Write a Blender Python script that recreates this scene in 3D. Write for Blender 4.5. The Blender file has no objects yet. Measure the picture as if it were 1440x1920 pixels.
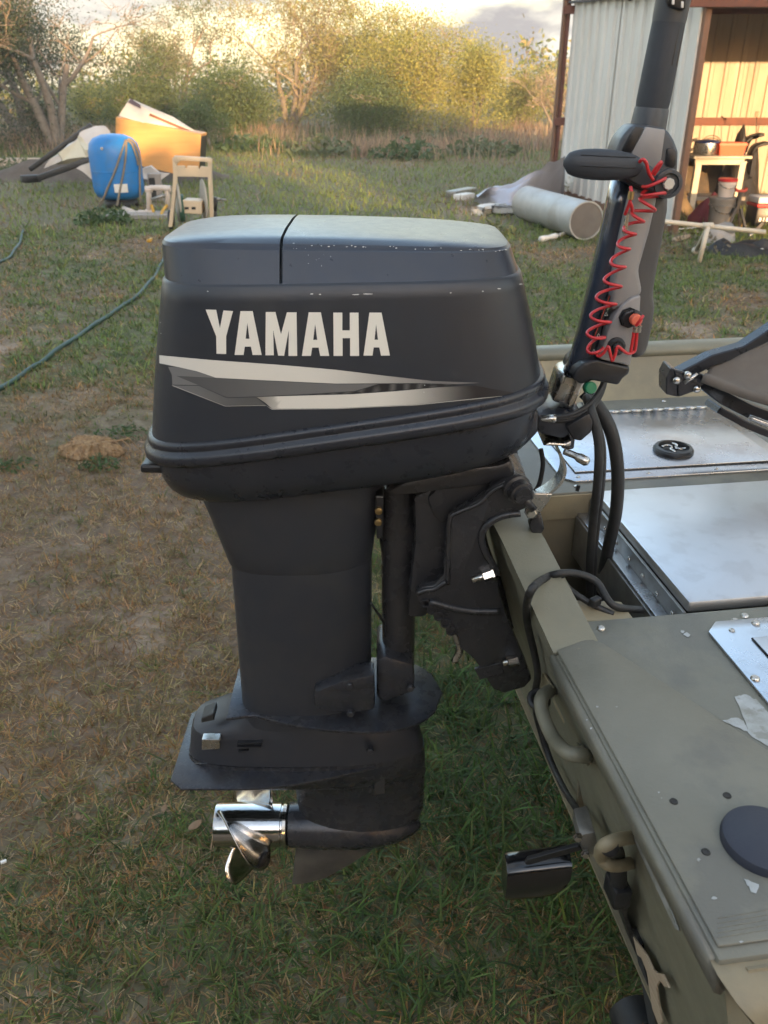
import bpy, bmesh, math, random
import numpy as np
from mathutils import Vector, Matrix, noise as mnoise
from mathutils.bvhtree import BVHTree

# ------------------------------------------------------------------ camera, sky, sun, exposure
SC = bpy.context.scene
COL = SC.collection
CAMH, PITCH, FPX = 1.6, math.radians(27.2), 1554.0      # eye height, downward pitch, focal length in photo pixels
cam_d = bpy.data.cameras.new('camera'); cam = bpy.data.objects.new('camera', cam_d); COL.objects.link(cam)
cam.location = (0, 0, CAMH); cam.rotation_euler = (math.radians(90) - PITCH, 0, 0)
cam_d.sensor_fit = 'VERTICAL'; cam_d.sensor_height = 24; cam_d.lens = 24 * FPX / 1920
cam_d.clip_start = 0.02; cam_d.clip_end = 3000
cam_d.dof.use_dof = True; cam_d.dof.focus_distance = 1.15; cam_d.dof.aperture_fstop = 8.0
SC.camera = cam
SUN_EL, SUN_AZ = math.radians(5.5), math.atan2(0.27, -0.96)     # azimuth measured from +Y towards +X
sun_dir = Vector((math.sin(SUN_AZ) * math.cos(SUN_EL), math.cos(SUN_AZ) * math.cos(SUN_EL), math.sin(SUN_EL)))
sd = bpy.data.lights.new('sun', 'SUN'); sd.energy = 5.0; sd.angle = math.radians(0.6); sd.color = (1.0, 0.61, 0.29)
so = bpy.data.objects.new('sun', sd); COL.objects.link(so)
so.rotation_euler = (-sun_dir).to_track_quat('-Z', 'Y').to_euler()
W = bpy.data.worlds.new('World'); SC.world = W; W.use_nodes = True
def build_world():
    nt = W.node_tree; N = nt.nodes; L = nt.links; N.clear()
    out = N.new('ShaderNodeOutputWorld'); bg = N.new('ShaderNodeBackground'); bg.inputs[1].default_value = 0.12
    sky = N.new('ShaderNodeTexSky'); sky.sky_type = 'NISHITA'; sky.sun_disc = False
    sky.sun_elevation = SUN_EL; sky.sun_rotation = SUN_AZ; sky.air_density = 1.0; sky.dust_density = 1.5; sky.ozone_density = 1.5
    tc = N.new('ShaderNodeTexCoord'); sep = N.new('ShaderNodeSeparateXYZ'); L.new(tc.outputs['Generated'], sep.inputs[0])
    zc = N.new('ShaderNodeMath'); zc.operation = 'MAXIMUM'; zc.inputs[1].default_value = 0.0; L.new(sep.outputs[2], zc.inputs[0])
    za = N.new('ShaderNodeMath'); za.operation = 'ADD'; za.inputs[1].default_value = 0.24; L.new(zc.outputs[0], za.inputs[0])
    dv = N.new('ShaderNodeVectorMath'); dv.operation = 'DIVIDE'; L.new(tc.outputs['Generated'], dv.inputs[0])
    cb = N.new('ShaderNodeCombineXYZ')
    for i in range(3): L.new(za.outputs[0], cb.inputs[i])
    L.new(cb.outputs[0], dv.inputs[1])
    mp = N.new('ShaderNodeMapping'); mp.inputs['Scale'].default_value = (1.0, 0.75, 0.0); mp.inputs['Location'].default_value = (7.05, 0.3, 0); L.new(dv.outputs[0], mp.inputs[0])
    n1 = N.new('ShaderNodeTexNoise'); n1.inputs['Scale'].default_value = 1.1; n1.inputs['Detail'].default_value = 6; n1.inputs['Roughness'].default_value = 0.55; L.new(mp.outputs[0], n1.inputs[0])
    r1 = N.new('ShaderNodeValToRGB'); r1.color_ramp.elements[0].position = 0.44; r1.color_ramp.elements[1].position = 0.58; L.new(n1.outputs[0], r1.inputs[0])
    n2 = N.new('ShaderNodeTexNoise'); n2.inputs['Scale'].default_value = 2.6; n2.inputs['Detail'].default_value = 5; n2.inputs['Roughness'].default_value = 0.55; L.new(mp.outputs[0], n2.inputs[0])
    r2 = N.new('ShaderNodeValToRGB'); e = r2.color_ramp.elements; e[0].position = 0.43; e[0].color = (4.3, 4.05, 3.5, 1); e[1].position = 0.57; e[1].color = (1.95, 1.9, 1.95, 1)
    L.new(n2.outputs[0], r2.inputs[0])
    # thin bright veil that thickens towards the horizon all the way round
    vz = N.new('ShaderNodeMapRange'); vz.inputs['From Min'].default_value = 0.0; vz.inputs['From Max'].default_value = 0.38; vz.inputs['To Min'].default_value = 0.8; vz.inputs['To Max'].default_value = 0.0
    L.new(zc.outputs[0], vz.inputs['Value'])
    sb = N.new('ShaderNodeMixRGB'); sb.blend_type = 'MULTIPLY'; sb.inputs[0].default_value = 1; L.new(sky.outputs[0], sb.inputs[1]); sb.inputs[2].default_value = (6.2, 5.4, 4.9, 1)
    m0 = N.new('ShaderNodeMixRGB'); L.new(vz.outputs[0], m0.inputs[0]); L.new(sb.outputs[0], m0.inputs[1]); m0.inputs[2].default_value = (5.0, 4.55, 3.6, 1)
    m1 = N.new('ShaderNodeMixRGB'); L.new(r1.outputs[0], m1.inputs[0]); L.new(m0.outputs[0], m1.inputs[1]); L.new(r2.outputs[0], m1.inputs[2])
    L.new(m1.outputs[0], bg.inputs[0]); L.new(bg.outputs[0], out.inputs[0])
build_world()
vs = SC.view_settings; vs.view_transform = 'Standard'; vs.look = 'None'; vs.exposure = 1.22; vs.gamma = 1.0
try: vs.use_curve_mapping = False
except Exception: pass
SC.cycles.max_bounces = 4; SC.cycles.diffuse_bounces = 2; SC.cycles.glossy_bounces = 3; SC.cycles.volume_bounces = 0; SC.cycles.use_denoising = True; SC.cycles.use_adaptive_sampling = True; SC.cycles.adaptive_threshold = 0.03

# ------------------------------------------------------------------ geometry of the view: photo pixel -> place in the world
cp, sp = math.cos(PITCH), math.sin(PITCH)
def ray(u, v):
    x, yd = (u - 720) / FPX, (v - 960) / FPX
    return Vector((x, cp - yd * sp, -sp - yd * cp))
CAM = Vector((0, 0, CAMH))
def P(u, v, Y): r = ray(u, v); return CAM + r * (Y / r.y)
def PZ(u, v, z=0.0): r = ray(u, v); return CAM + r * ((z - CAMH) / r.z)
def PP(u, v, pt, n): r = ray(u, v); return CAM + r * ((pt - CAM).dot(n) / r.dot(n))

# ------------------------------------------------------------------ object helpers
def link(o):
    COL.objects.link(o); return o
def tag(o, label=None, cat=None, group=None, kind=None):
    if label: o['label'] = label
    if cat: o['category'] = cat
    if group: o['group'] = group
    if kind: o['kind'] = kind
    return o
def empty(name, loc, label, cat, group=None):
    o = bpy.data.objects.new(name, None); o.empty_display_size = 0.05; link(o); o.location = loc
    return tag(o, label, cat, group)
def obj(name, bm, mat, parent=None, smooth=False, autosmooth=None):
    """one mesh object in world coordinates; child of parent (an Empty that is only moved, or a part)"""
    if isinstance(bm, bpy.types.Mesh): me = bm
    else:
        bmesh.ops.recalc_face_normals(bm, faces=bm.faces[:])
        me = bpy.data.meshes.new(name); bm.to_mesh(me); bm.free()
    if smooth or autosmooth:
        me.polygons.foreach_set('use_smooth', [True] * len(me.polygons))
        if autosmooth:
            try: me.set_sharp_from_angle(angle=math.radians(autosmooth))
            except Exception: pass
    if mat and not me.materials: me.materials.append(mat)
    o = bpy.data.objects.new(name, me); link(o)
    if parent:
        o.parent = parent
        if parent.type == 'EMPTY': o.matrix_parent_inverse = Matrix.Translation(-Vector(parent.location))
    return o
def copy_tree(o, parent=None):
    c = o.copy(); link(c); c.parent = parent
    for ch in [x for x in bpy.data.objects if x.parent == o]: copy_tree(ch, c)
    return c
def nbm(): return bmesh.new()
def solid(bm, th):
    bm.normal_update(); bmesh.ops.recalc_face_normals(bm, faces=bm.faces[:]); bm.normal_update(); bmesh.ops.solidify(bm, geom=bm.faces[:], thickness=th)
def add_faces(bm, verts, faces):
    vs_ = [bm.verts.new(v) for v in verts]
    for f in faces:
        try: bm.faces.new([vs_[i] for i in f])
        except ValueError: pass
    return vs_
def add_box(bm, c, size, rot=None, bevel=0.0):
    sx, sy, sz = [s / 2 for s in size]; c = Vector(c)
    pts = [Vector((x, y, z)) for x in (-sx, sx) for y in (-sy, sy) for z in (-sz, sz)]
    if rot is not None: pts = [rot @ p for p in pts]
    b = bm if not bevel else bmesh.new()
    add_faces(b, [p + c for p in pts], [(0, 1, 3, 2), (4, 6, 7, 5), (0, 4, 5, 1), (2, 3, 7, 6), (0, 2, 6, 4), (1, 5, 7, 3)])
    if bevel:
        bmesh.ops.bevel(b, geom=b.edges[:], offset=bevel, segments=2, affect='EDGES', profile=0.5)
        merge(bm, b)
    return bm
def merge(bm, b):
    me = bpy.data.meshes.new('tmp'); b.to_mesh(me); b.free(); bm.from_mesh(me); bpy.data.meshes.remove(me)
def frame_of(d):
    d = d.normalized(); up = Vector((0, 0, 1)) if abs(d.z) < 0.95 else Vector((1, 0, 0))
    a = d.cross(up).normalized(); return a, d.cross(a).normalized()
def add_tube(bm, pts, r, n=8, cap=True, closed=False):
    pts = [Vector(p) for p in pts]; m = len(pts)
    rs = r if isinstance(r, (list, tuple)) else [r] * m
    a = None; rings = []
    for i in range(m):
        if closed: d = pts[(i + 1) % m] - pts[i - 1]
        else: d = pts[min(i + 1, m - 1)] - pts[max(i - 1, 0)]
        if d.length < 1e-9: d = Vector((0, 0, 1))
        d.normalize()
        if a is None: a, _ = frame_of(d)
        a = (a - d * a.dot(d))
        if a.length < 1e-6: a, _ = frame_of(d)
        a.normalize(); b = d.cross(a)
        rings.append([bm.verts.new(pts[i] + (a * math.cos(2 * math.pi * k / n) + b * math.sin(2 * math.pi * k / n)) * rs[i]) for k in range(n)])
    for i in range(m if closed else m - 1):
        A, B = rings[i], rings[(i + 1) % m]
        for k in range(n): bm.faces.new((A[k], A[(k + 1) % n], B[(k + 1) % n], B[k]))
    if cap and not closed: bm.faces.new(rings[0][::-1]); bm.faces.new(rings[-1])
    return bm
def add_lathe(bm, base, axis, prof, n=24, capend=True):
    base = Vector(base); axis = Vector(axis).normalized(); a, b = frame_of(axis); rings = []
    for (t, r) in prof:
        rings.append([bm.verts.new(base + axis * t + (a * math.cos(2 * math.pi * k / n) + b * math.sin(2 * math.pi * k / n)) * max(r, 1e-5)) for k in range(n)])
    for A, B in zip(rings, rings[1:]):
        for k in range(n): bm.faces.new((A[k], A[(k + 1) % n], B[(k + 1) % n], B[k]))
    if capend: bm.faces.new(rings[0][::-1]); bm.faces.new(rings[-1])
    return bm
def add_loft(bm, rings, cap0=True, cap1=True):
    R = [[bm.verts.new(p) for p in r] for r in rings]; n = len(R[0])
    for A, B in zip(R, R[1:]):
        for k in range(n): bm.faces.new((A[k], A[(k + 1) % n], B[(k + 1) % n], B[k]))
    if cap0: bm.faces.new(R[0][::-1])
    if cap1: bm.faces.new(R[-1])
    return bm
def smooth_path(pts, k=6, closed=False):
    """Catmull-Rom through points"""
    pts = [Vector(p) for p in pts]; out = []; n = len(pts)
    rng = range(n) if closed else range(n - 1)
    for i in rng:
        p0 = pts[i - 1] if (closed or i > 0) else pts[0]; p1 = pts[i]; p2 = pts[(i + 1) % n]; p3 = pts[(i + 2) % n] if (closed or i + 2 < n) else pts[-1]
        for j in range(k):
            t = j / k
            out.append(0.5 * ((2 * p1) + (p2 - p0) * t + (2 * p0 - 5 * p1 + 4 * p2 - p3) * t * t + (3 * p1 - p0 - 3 * p2 + p3) * t ** 3))
    if not closed: out.append(pts[-1])
    return out
def add_prism(bm, pts, d, bevel=0.0, seg=2):
    """closed polygon pts (coplanar) extruded by vector d, edges rounded"""
    b = bmesh.new(); d = Vector(d); n = len(pts)
    A = [b.verts.new(p) for p in pts]; B = [b.verts.new(Vector(p) + d) for p in pts]
    b.faces.new(A[::-1]); b.faces.new(B)
    for k in range(n): b.faces.new((A[k], A[(k + 1) % n], B[(k + 1) % n], B[k]))
    bmesh.ops.recalc_face_normals(b, faces=b.faces[:])
    if bevel: bmesh.ops.bevel(b, geom=b.edges[:], offset=bevel, segments=seg, affect='EDGES', profile=0.5, clamp_overlap=True)
    merge(bm, b); return bm
def pix_prism(bm, pix, Y0, Y1, bevel=0.0, seg=2):
    return add_prism(bm, [P(u, v, Y0) for u, v in pix], (0, Y1 - Y0, 0), bevel, seg)
def hexbolt(bm, c, axis, r, h):
    add_lathe(bm, c, axis, [(0, r * 1.35), (h * .15, r * 1.35), (h * .15, r), (h * .9, r), (h, r * .85)], n=6); return bm
def rotm(ax, deg): return Matrix.Rotation(math.radians(deg), 3, ax)

# ------------------------------------------------------------------ materials
def mat(name, col, rough=0.6, metal=0.0, col2=None, scale=8.0, amount=0.5, bump=0.0, bscale=60.0, rvar=0.0, coat=0.0, spec=0.5, detail=6, col3=None, scale3=2.0, amt3=0.5, stretch=None, trans=0.0, attr=None, lo=0.35, hi=0.65):
    m = bpy.data.materials.new(name); m.use_nodes = True; nt = m.node_tree; N = nt.nodes; L = nt.links
    b = N['Principled BSDF']; b.inputs['Roughness'].default_value = rough; b.inputs['Metallic'].default_value = metal
    b.inputs['Specular IOR Level'].default_value = spec
    b.inputs['Base Color'].default_value = (*col, 1)
    if coat: b.inputs['Coat Weight'].default_value = coat; b.inputs['Coat Roughness'].default_value = 0.12
    tc = N.new('ShaderNodeTexCoord'); src = tc.outputs['Object']
    if stretch:
        mp = N.new('ShaderNodeMapping'); mp.inputs['Scale'].default_value = stretch; L.new(src, mp.inputs[0]); src = mp.outputs[0]
    cur = None
    if attr:
        at = N.new('ShaderNodeAttribute'); at.attribute_name = attr; cur = at.outputs['Color']
    def noise(sc, det=detail):
        n = N.new('ShaderNodeTexNoise'); n.inputs['Scale'].default_value = sc; n.inputs['Detail'].default_value = det; n.inputs['Roughness'].default_value = 0.6; L.new(src, n.inputs[0]); return n
    def layer(cur, c2, sc, amt, lo_, hi_):
        n = noise(sc); r = N.new('ShaderNodeMapRange'); r.inputs['From Min'].default_value = lo_; r.inputs['From Max'].default_value = hi_; r.inputs['To Max'].default_value = amt; L.new(n.outputs[0], r.inputs['Value'])
        mx = N.new('ShaderNodeMixRGB'); L.new(r.outputs[0], mx.inputs[0])
        if cur is None: mx.inputs[1].default_value = (*col, 1)
        else: L.new(cur, mx.inputs[1])
        mx.inputs[2].default_value = (*c2, 1); return mx.outputs[0]
    if col2: cur = layer(cur, col2, scale, amount, lo, hi)
    if col3: cur = layer(cur, col3, scale3, amt3, 0.52, 0.62)
    if cur is not None: L.new(cur, b.inputs['Base Color'])
    if rvar:
        n = noise(scale * 1.7); r = N.new('ShaderNodeMapRange'); r.inputs['From Min'].default_value = 0.3; r.inputs['From Max'].default_value = 0.7; r.inputs['To Min'].default_value = max(0.02, rough - rvar); r.inputs['To Max'].default_value = min(1, rough + rvar); L.new(n.outputs[0], r.inputs['Value']); L.new(r.outputs[0], b.inputs['Roughness'])
    if bump:
        n = noise(bscale, 4); bp = N.new('ShaderNodeBump'); bp.inputs['Strength'].default_value = bump; bp.inputs['Distance'].default_value = 0.004; L.new(n.outputs[0], bp.inputs['Height']); L.new(bp.outputs[0], b.inputs['Normal'])
    if trans:
        tr = N.new('ShaderNodeBsdfTranslucent'); mx = N.new('ShaderNodeMixShader'); mx.inputs[0].default_value = trans
        if cur is not None: L.new(cur, tr.inputs[0])
        else: tr.inputs[0].default_value = (*col, 1)
        o = N['Material Output']; L.new(b.outputs[0], mx.inputs[1]); L.new(tr.outputs[0], mx.inputs[2]); L.new(mx.outputs[0], o.inputs[0])
    return m
M = {}
M['cowl'] = mat('cowl_paint', (.029, .033, .042), .36, 0.1, (.033, .034, .039), 30, .5, .10, 900, .07, detail=3, col3=(.050, .050, .052), scale3=7, amt3=.3)
M['cap'] = mat('cap_paint', (.036, .041, .055), .30, 0.15, (.046, .048, .055), 40, .5, .06, 700, .03)
M['rim'] = mat('rim_rubber', (.020, .022, .029), .30, 0, (.035, .036, .042), 30, .4, .1, 500, .06)
M['pan'] = mat('pan_paint', (.024, .027, .036), .30, 0.2, (.04, .041, .047), 25, .5, .08, 600, .06)
M['leg'] = mat('leg_paint', (.028, .031, .039), .42, 0.1, (.038, .038, .042), 22, .5, .12, 500, .08, col3=(.055, .053, .05), scale3=9, amt3=.25)
M['gear'] = mat('gearcase_paint', (.036, .038, .047), .28, 0.35, (.06, .057, .055), 30, .6, .1, 500, .1)
M['skeg'] = mat('worn_skeg', (.05, .048, .048), .5, 0.2, (.17, .155, .13), 12, .6, .1, 500, .1)
M['bracket'] = mat('bracket_black', (.026, .026, .029), .26, 0.1, (.042, .038, .036), 14, .5, .15, 400, .1)
M['chrome'] = mat('polished_steel', (.56, .55, .54), .13, 1.0, (.40, .38, .36), 24, .5, .04, 200, .06)
M['steel'] = mat('bare_steel', (.55, .53, .50), .26, 1.0, (.40, .37, .33), 30, .5, .1, 300, .1)
M['brass'] = mat('brass', (.45, .33, .16), .3, 1.0)
M['black'] = mat('black_plastic', (.012, .012, .014), .38, 0, (.022, .022, .024), 30, .5, .08, 400, .08)
M['rubber'] = mat('black_rubber', (.014, .014, .015), .55, 0, (.026, .024, .022), 40, .5, .1, 500, .1)
M['arm'] = mat('tiller_gloss', (.042, .052, .075), .16, 0.25, (.036, .043, .06), 20, .5, .03, 400, .05, coat=.6)
M['head'] = mat('tiller_head', (.050, .055, .064), .42, 0.1, (.065, .068, .074), 40, .5, .08, 700, .05)
M['grip'] = mat('tiller_grip', (.030, .034, .042), .58, 0, (.038, .042, .05), 40, .5, .15, 600, .05)
M['greyp'] = mat('grey_panel', (.26, .25, .25), .45, 0.2, (.30, .285, .27), 30, .5, .06, 600, .05)
M['sidep'] = mat('side_panel', (.075, .073, .074), .5, 0.1, (.085, .08, .076), 20, .5, .1, 600, .08)
M['redcord'] = mat('red_cord', (.50, .018, .022), .32, 0, coat=.3)
M['orange'] = mat('orange_knob', (.75, .16, .09), .45, 0, (.65, .13, .07), 60, .5)
M['green'] = mat('green_plug', (.01, .15, .07), .35, 0)
M['white'] = mat('white_plastic', (.72, .70, .66), .5, 0, (.58, .55, .5), 20, .4)
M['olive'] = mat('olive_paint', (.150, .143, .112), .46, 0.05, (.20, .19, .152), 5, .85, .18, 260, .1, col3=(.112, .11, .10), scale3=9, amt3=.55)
M['olivelit'] = mat('olive_lit', (.212, .198, .142), .48, 0.05, (.165, .155, .115), 12, .6, .12, 300, .1)  # second, brighter olive for cap and transom, lit look put into the colour
M['tan'] = mat('tan_paint', (.30, .245, .15), .55, 0, (.22, .18, .115), 7, .7, .1, 200, .1, col3=(.13, .115, .085), scale3=4, amt3=.5)
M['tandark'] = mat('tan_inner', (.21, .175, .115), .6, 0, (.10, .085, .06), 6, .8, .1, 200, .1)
M['alu'] = mat('aluminium_lid', (.60, .60, .61), .40, .9, (.52, .51, .51), 7, .4, .05, 300, .06, col3=(.40, .38, .37), scale3=24, amt3=.25)
M['alu2'] = mat('aluminium_polished', (.56, .57, .60), .27, .95, (.46, .46, .48), 5, .5, .015, 200, .07, col3=(.38, .37, .37), scale3=30, amt3=.3)
M['alurail'] = mat('aluminium_rail', (.36, .35, .33), .42, .8, (.22, .21, .19), 30, .6, .1, 300, .1)
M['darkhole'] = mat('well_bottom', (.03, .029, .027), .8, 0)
M['fabric'] = mat('seat_fabric', (.135, .112, .092), .85, 0, (.165, .14, .118), 60, .6, .4, 900)
M['seatframe'] = mat('seat_frame', (.025, .027, .033), .30, .4, (.035, .036, .042), 30, .5, .05, 400, .06)
M['scuff'] = mat('bare_metal_scuff', (.42, .43, .43), .55, .2, (.27, .27, .24), 40, .8, col3=(.22, .215, .18), scale3=70, amt3=.7)
M['capblue'] = mat('navy_cap', (.022, .026, .042), .6, 0, (.032, .036, .05), 40, .5, .1, 400)
# ------------------------------------------------------------------ ground
def vnoise(x, y, seed=0):
    xi = np.floor(x).astype(np.int64); yi = np.floor(y).astype(np.int64); fx = x - xi; fy = y - yi
    fx = fx * fx * (3 - 2 * fx); fy = fy * fy * (3 - 2 * fy)
    def h(a, b):
        n = (a * 374761393 + b * 668265263 + seed * 974634777) & 0x7fffffff
        n = ((n ^ (n >> 13)) * 1274126177) & 0x7fffffff
        return ((n ^ (n >> 16)) & 0xffff) / 65535.0
    return (h(xi, yi) * (1 - fx) + h(xi + 1, yi) * fx) * (1 - fy) + (h(xi, yi + 1) * (1 - fx) + h(xi + 1, yi + 1) * fx) * fy
def fbm(x, y, seed=0, o=4):
    s = 0; a = .5; t = 0
    for i in range(o): s = s + a * vnoise(x * 2 ** i, y * 2 ** i, seed + i * 17); t += a; a *= .55
    return s / t
def gh(x, y):
    x = np.asarray(x, float); y = np.asarray(y, float)
    return (fbm(x * .9, y * .9, 3, 3) - .5) * .05 + (fbm(x * 2.5, y * 2.5, 9, 2) - .5) * .03
def ghs(x, y): return float(gh(np.array([x]), np.array([y]))[0])
def green_amount(x, y):
    """how green the turf is, 0 bare/dry .. 1 lush (a property of the lawn)"""
    g = (fbm(x * .55 + 7, y * .55 + 3, 21, 3) - .5) * 2.1 + (fbm(x * 2.6, y * 2.6, 33, 3) - .5) * 1.5 + .32
    lush = np.exp(-(((x - .45) / .75) ** 2 + ((y - 1.75) / 1.0) ** 2))           # long grass under the stern
    g = g + lush * .9
    g = g + np.clip((y - 4.2) / 7, 0, .46) - np.exp(-(((x + 1.3) / 1.0) ** 2 + ((y - 2.3) / 1.1) ** 2)) * .28
    g = g - .58 * np.clip((.25 - x) / .8, 0, 1) * np.clip((4.6 - y) / 1.2, 0, 1) + .5 * np.exp(-(((x + .42) / .26) ** 2 + ((y - 1.25) / .22) ** 2))
    g = g - np.exp(-(((x + 4.2) / 1.6) ** 2 + ((y - 7.0) / 1.2) ** 2)) * .25
    return np.clip(g, 0, 1)
def bare_amount(x, y):
    b = fbm(x * 1.3 + 31, y * 1.3 + 11, 55, 4)
    return np.clip((b - .61) * 6, 0, 1) * np.clip(1 - green_amount(x, y) * 1.1, 0, 1)

def axis(vals):
    a = [0.0]
    return a
def steps(lo, mid0, mid1, hi, fine, grow=1.25):
    a = list(np.arange(mid0, mid1 + 1e-6, fine)); s = fine
    while a[-1] < hi: s *= grow; a.append(a[-1] + s)
    s = fine; b = [a[0]]
    while b[-1] > lo: s *= grow; b.append(b[-1] - s)
    return np.array(b[::-1][:-1] + a)
def build_ground():
    xs = steps(-900, -4.0, 4.0, 900, .05); ys = steps(-300, .3, 8, 1500, .05)
    X, Y = np.meshgrid(xs, ys); Z = gh(X, Y); far = np.hypot(X, Y) > 60; Z[far] = 0
    n, m = X.shape; v = np.stack([X, Y, Z], -1).reshape(-1, 3)
    i = np.arange(n * m).reshape(n, m); f = np.stack([i[:-1, :-1], i[:-1, 1:], i[1:, 1:], i[1:, :-1]], -1).reshape(-1, 4)
    me = bpy.data.meshes.new('ground'); me.vertices.add(len(v)); me.vertices.foreach_set('co', v.ravel())
    me.loops.add(f.size); me.loops.foreach_set('vertex_index', f.ravel().astype(np.int32)); me.polygons.add(len(f)); me.polygons.foreach_set('loop_start', np.arange(0, f.size, 4, dtype=np.int32)); me.polygons.foreach_set('loop_total', np.full(len(f), 4, dtype=np.int32))
    me.polygons.foreach_set('use_smooth', np.ones(len(f), bool))
    g = green_amount(X, Y).ravel(); b = bare_amount(X, Y).ravel(); dfar = np.clip((Y.ravel() - 12) / 14, 0, 1)
    dirt = np.array([.18, .122, .078]); sand = np.array([.40, .30, .215]); turf = np.array([.115, .125, .055]); hay = np.array([.20, .155, .095])
    c = dirt[None] * (1 - g[:, None]) + turf[None] * g[:, None]
    c = c * (1 - b[:, None]) + sand[None] * b[:, None]
    c = c * (1 - dfar[:, None] * .35) + hay[None] * dfar[:, None] * .35
    col = np.concatenate([c, np.ones((len(c), 1))], 1).astype(np.float32)
    at = me.color_attributes.new('turf', 'FLOAT_COLOR', 'POINT'); at.data.foreach_set('color', col.ravel())
    me.update(); me.validate()
    m_ = mat('ground_soil', (.2, .16, .12), .95, 0, (.07, .052, .038), 22, .6, .9, 55, 0, attr='turf', col3=(.30, .24, .18), scale3=9, amt3=.35, detail=8)
    o = bpy.data.objects.new('ground', me); link(o); me.materials.append(m_); tag(o, kind='structure'); return o
build_ground()

# ------------------------------------------------------------------ blades of grass (uncountable: stuff)
RNG = np.random.default_rng(5)
def blades(name, x, y, length, width, az, lean, curl, colors, segs, label, kind='stuff', cat='grass', matl=None, z0=0.0):
    n = len(x); z = gh(x, y) + z0; d = np.stack([np.cos(az), np.sin(az)], -1); sd_ = np.stack([-d[:, 1], d[:, 0]], -1)
    V = []; k = segs
    for s in range(k + 1):
        t = s / k
        th = lean + curl * t                               # angle from vertical along the blade
        if s == 0: px = x.copy(); py = y.copy(); pz = z.copy()
        else:
            dl = length / k; px = px + d[:, 0] * np.sin(th) * dl; py = py + d[:, 1] * np.sin(th) * dl; pz = np.maximum(pz + np.cos(th) * dl, z + .001)
        w = width * (1 - t ** 1.6) * .5
        if s < k:
            V.append(np.stack([px - sd_[:, 0] * w, py - sd_[:, 1] * w, pz], -1)); V.append(np.stack([px + sd_[:, 0] * w, py + sd_[:, 1] * w, pz], -1))
        else: V.append(np.stack([px, py, pz], -1))
    nv = 2 * k + 1; co = np.stack(V, 1).reshape(-1, 3); base = (np.arange(n) * nv)[:, None]
    tris = []
    for s in range(k - 1): a = 2 * s; tris += [[a, a + 1, a + 3], [a, a + 3, a + 2]]
    a = 2 * (k - 1); tris.append([a, a + 1, a + 2])
    F = (base[:, :, None] + np.array(tris)[None]).reshape(-1, 3).astype(np.int32)
    me = bpy.data.meshes.new(name); me.vertices.add(len(co)); me.vertices.foreach_set('co', co.ravel()); me.loops.add(F.size); me.loops.foreach_set('vertex_index', F.ravel()); me.polygons.add(len(F)); me.polygons.foreach_set('loop_start', np.arange(0, F.size, 3, dtype=np.int32)); me.polygons.foreach_set('loop_total', np.full(len(F), 3, dtype=np.int32))
    c = np.repeat(np.concatenate([colors, np.ones((n, 1))], 1), nv, 0).astype(np.float32)
    at = me.color_attributes.new('tint', 'FLOAT_COLOR', 'POINT'); at.data.foreach_set('color', c.ravel())
    me.update(); me.materials.append(matl or M['blade']); o = bpy.data.objects.new(name, me); link(o); tag(o, label, cat, kind=kind); return o
M['blade'] = mat('grass_blade', (.1, .1, .05), .62, 0, attr='tint', trans=.3, spec=.3)
def mixc(cols, n, jit=.25):
    cols = np.array(cols); i = RNG.integers(0, len(cols), n); c = cols[i] * (1 + (RNG.random((n, 1)) - .5) * 2 * jit) * (1 + (RNG.random((n, 3)) - .5) * .16); return np.clip(c, .004, .9)
GREENS = [(.085, .130, .030), (.115, .155, .036), (.075, .108, .036), (.16, .18, .045), (.10, .13, .045)]
DRY = [(.28, .195, .095), (.33, .25, .14), (.21, .14, .07), (.33, .20, .08), (.17, .11, .06), (.36, .29, .18), (.22, .20, .08), (.18, .17, .07)]
def wedge(n, y0, y1, margin=.6, pw=1.0):
    y = y0 + (y1 - y0) * RNG.random(n) ** pw; half = .50 * (y * 1.0 + .75) + margin; x = (RNG.random(n) * 2 - 1) * half; return x, y
def lush_shade(x, y): return np.exp(-(((x - .45) / .8) ** 2 + ((y - 1.7) / 1.0) ** 2))
# tufts near the camera: clumps of blades that spread from one crown
def tufts(name, x, y, k, spread, lo, hi, w0, w1, lean0, lean1, curl0, curl1, cols, segs, label, lush=None, z0=0.0):
    n0 = len(x); X = np.repeat(x, k); Y = np.repeat(y, k); n = len(X); az = RNG.uniform(0, 6.283, n); r = np.abs(RNG.normal(0, spread, n)); size = np.repeat(RNG.uniform(.6, 1.3, n0), k)
    LL = np.repeat(lush, k) if lush is not None else np.zeros(n); az2 = az + RNG.normal(0, .5, n)
    base = np.repeat(cols(n0), k, 0); base = base * (1 - LL[:, None] * np.array([.38, .16, .22])); c = np.clip(base * (1 + (RNG.random((n, 1)) - .5) * .7) * (1 + (RNG.random((n, 3)) - .5) * .14), .006, .8)  # lush tufts turn deeper green, with the boat's shade put into the colour
    return blades(name, X + np.cos(az) * r, Y + np.sin(az) * r, RNG.uniform(lo, hi, n) * size * (1 + LL * 1.1), RNG.uniform(w0, w1, n) * (1 + LL * .35), az2, RNG.uniform(lean0, lean1, n), RNG.uniform(curl0, curl1, n), c, segs, label, z0=z0)
x, y = wedge(15000, .70, 4.8, .7); g = green_amount(x, y); keep = RNG.random(len(x)) < np.clip(g * 1.35 - .30, 0.03, 1); x, y = x[keep], y[keep]
tufts('grass', x, y, 7, .014, .02, .06, .0026, .0056, .15, 1.1, .2, 1.5, lambda n: mixc(GREENS, n, .25) * .88, 4, 'short green lawn grass growing in tufts around the motor', lush_shade(x, y))
x, y = wedge(33000, .70, 5.6, .7); b = bare_amount(x, y); L_ = lush_shade(x, y); th = fbm(x * 2.2, y * 2.2, 77, 3)
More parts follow.
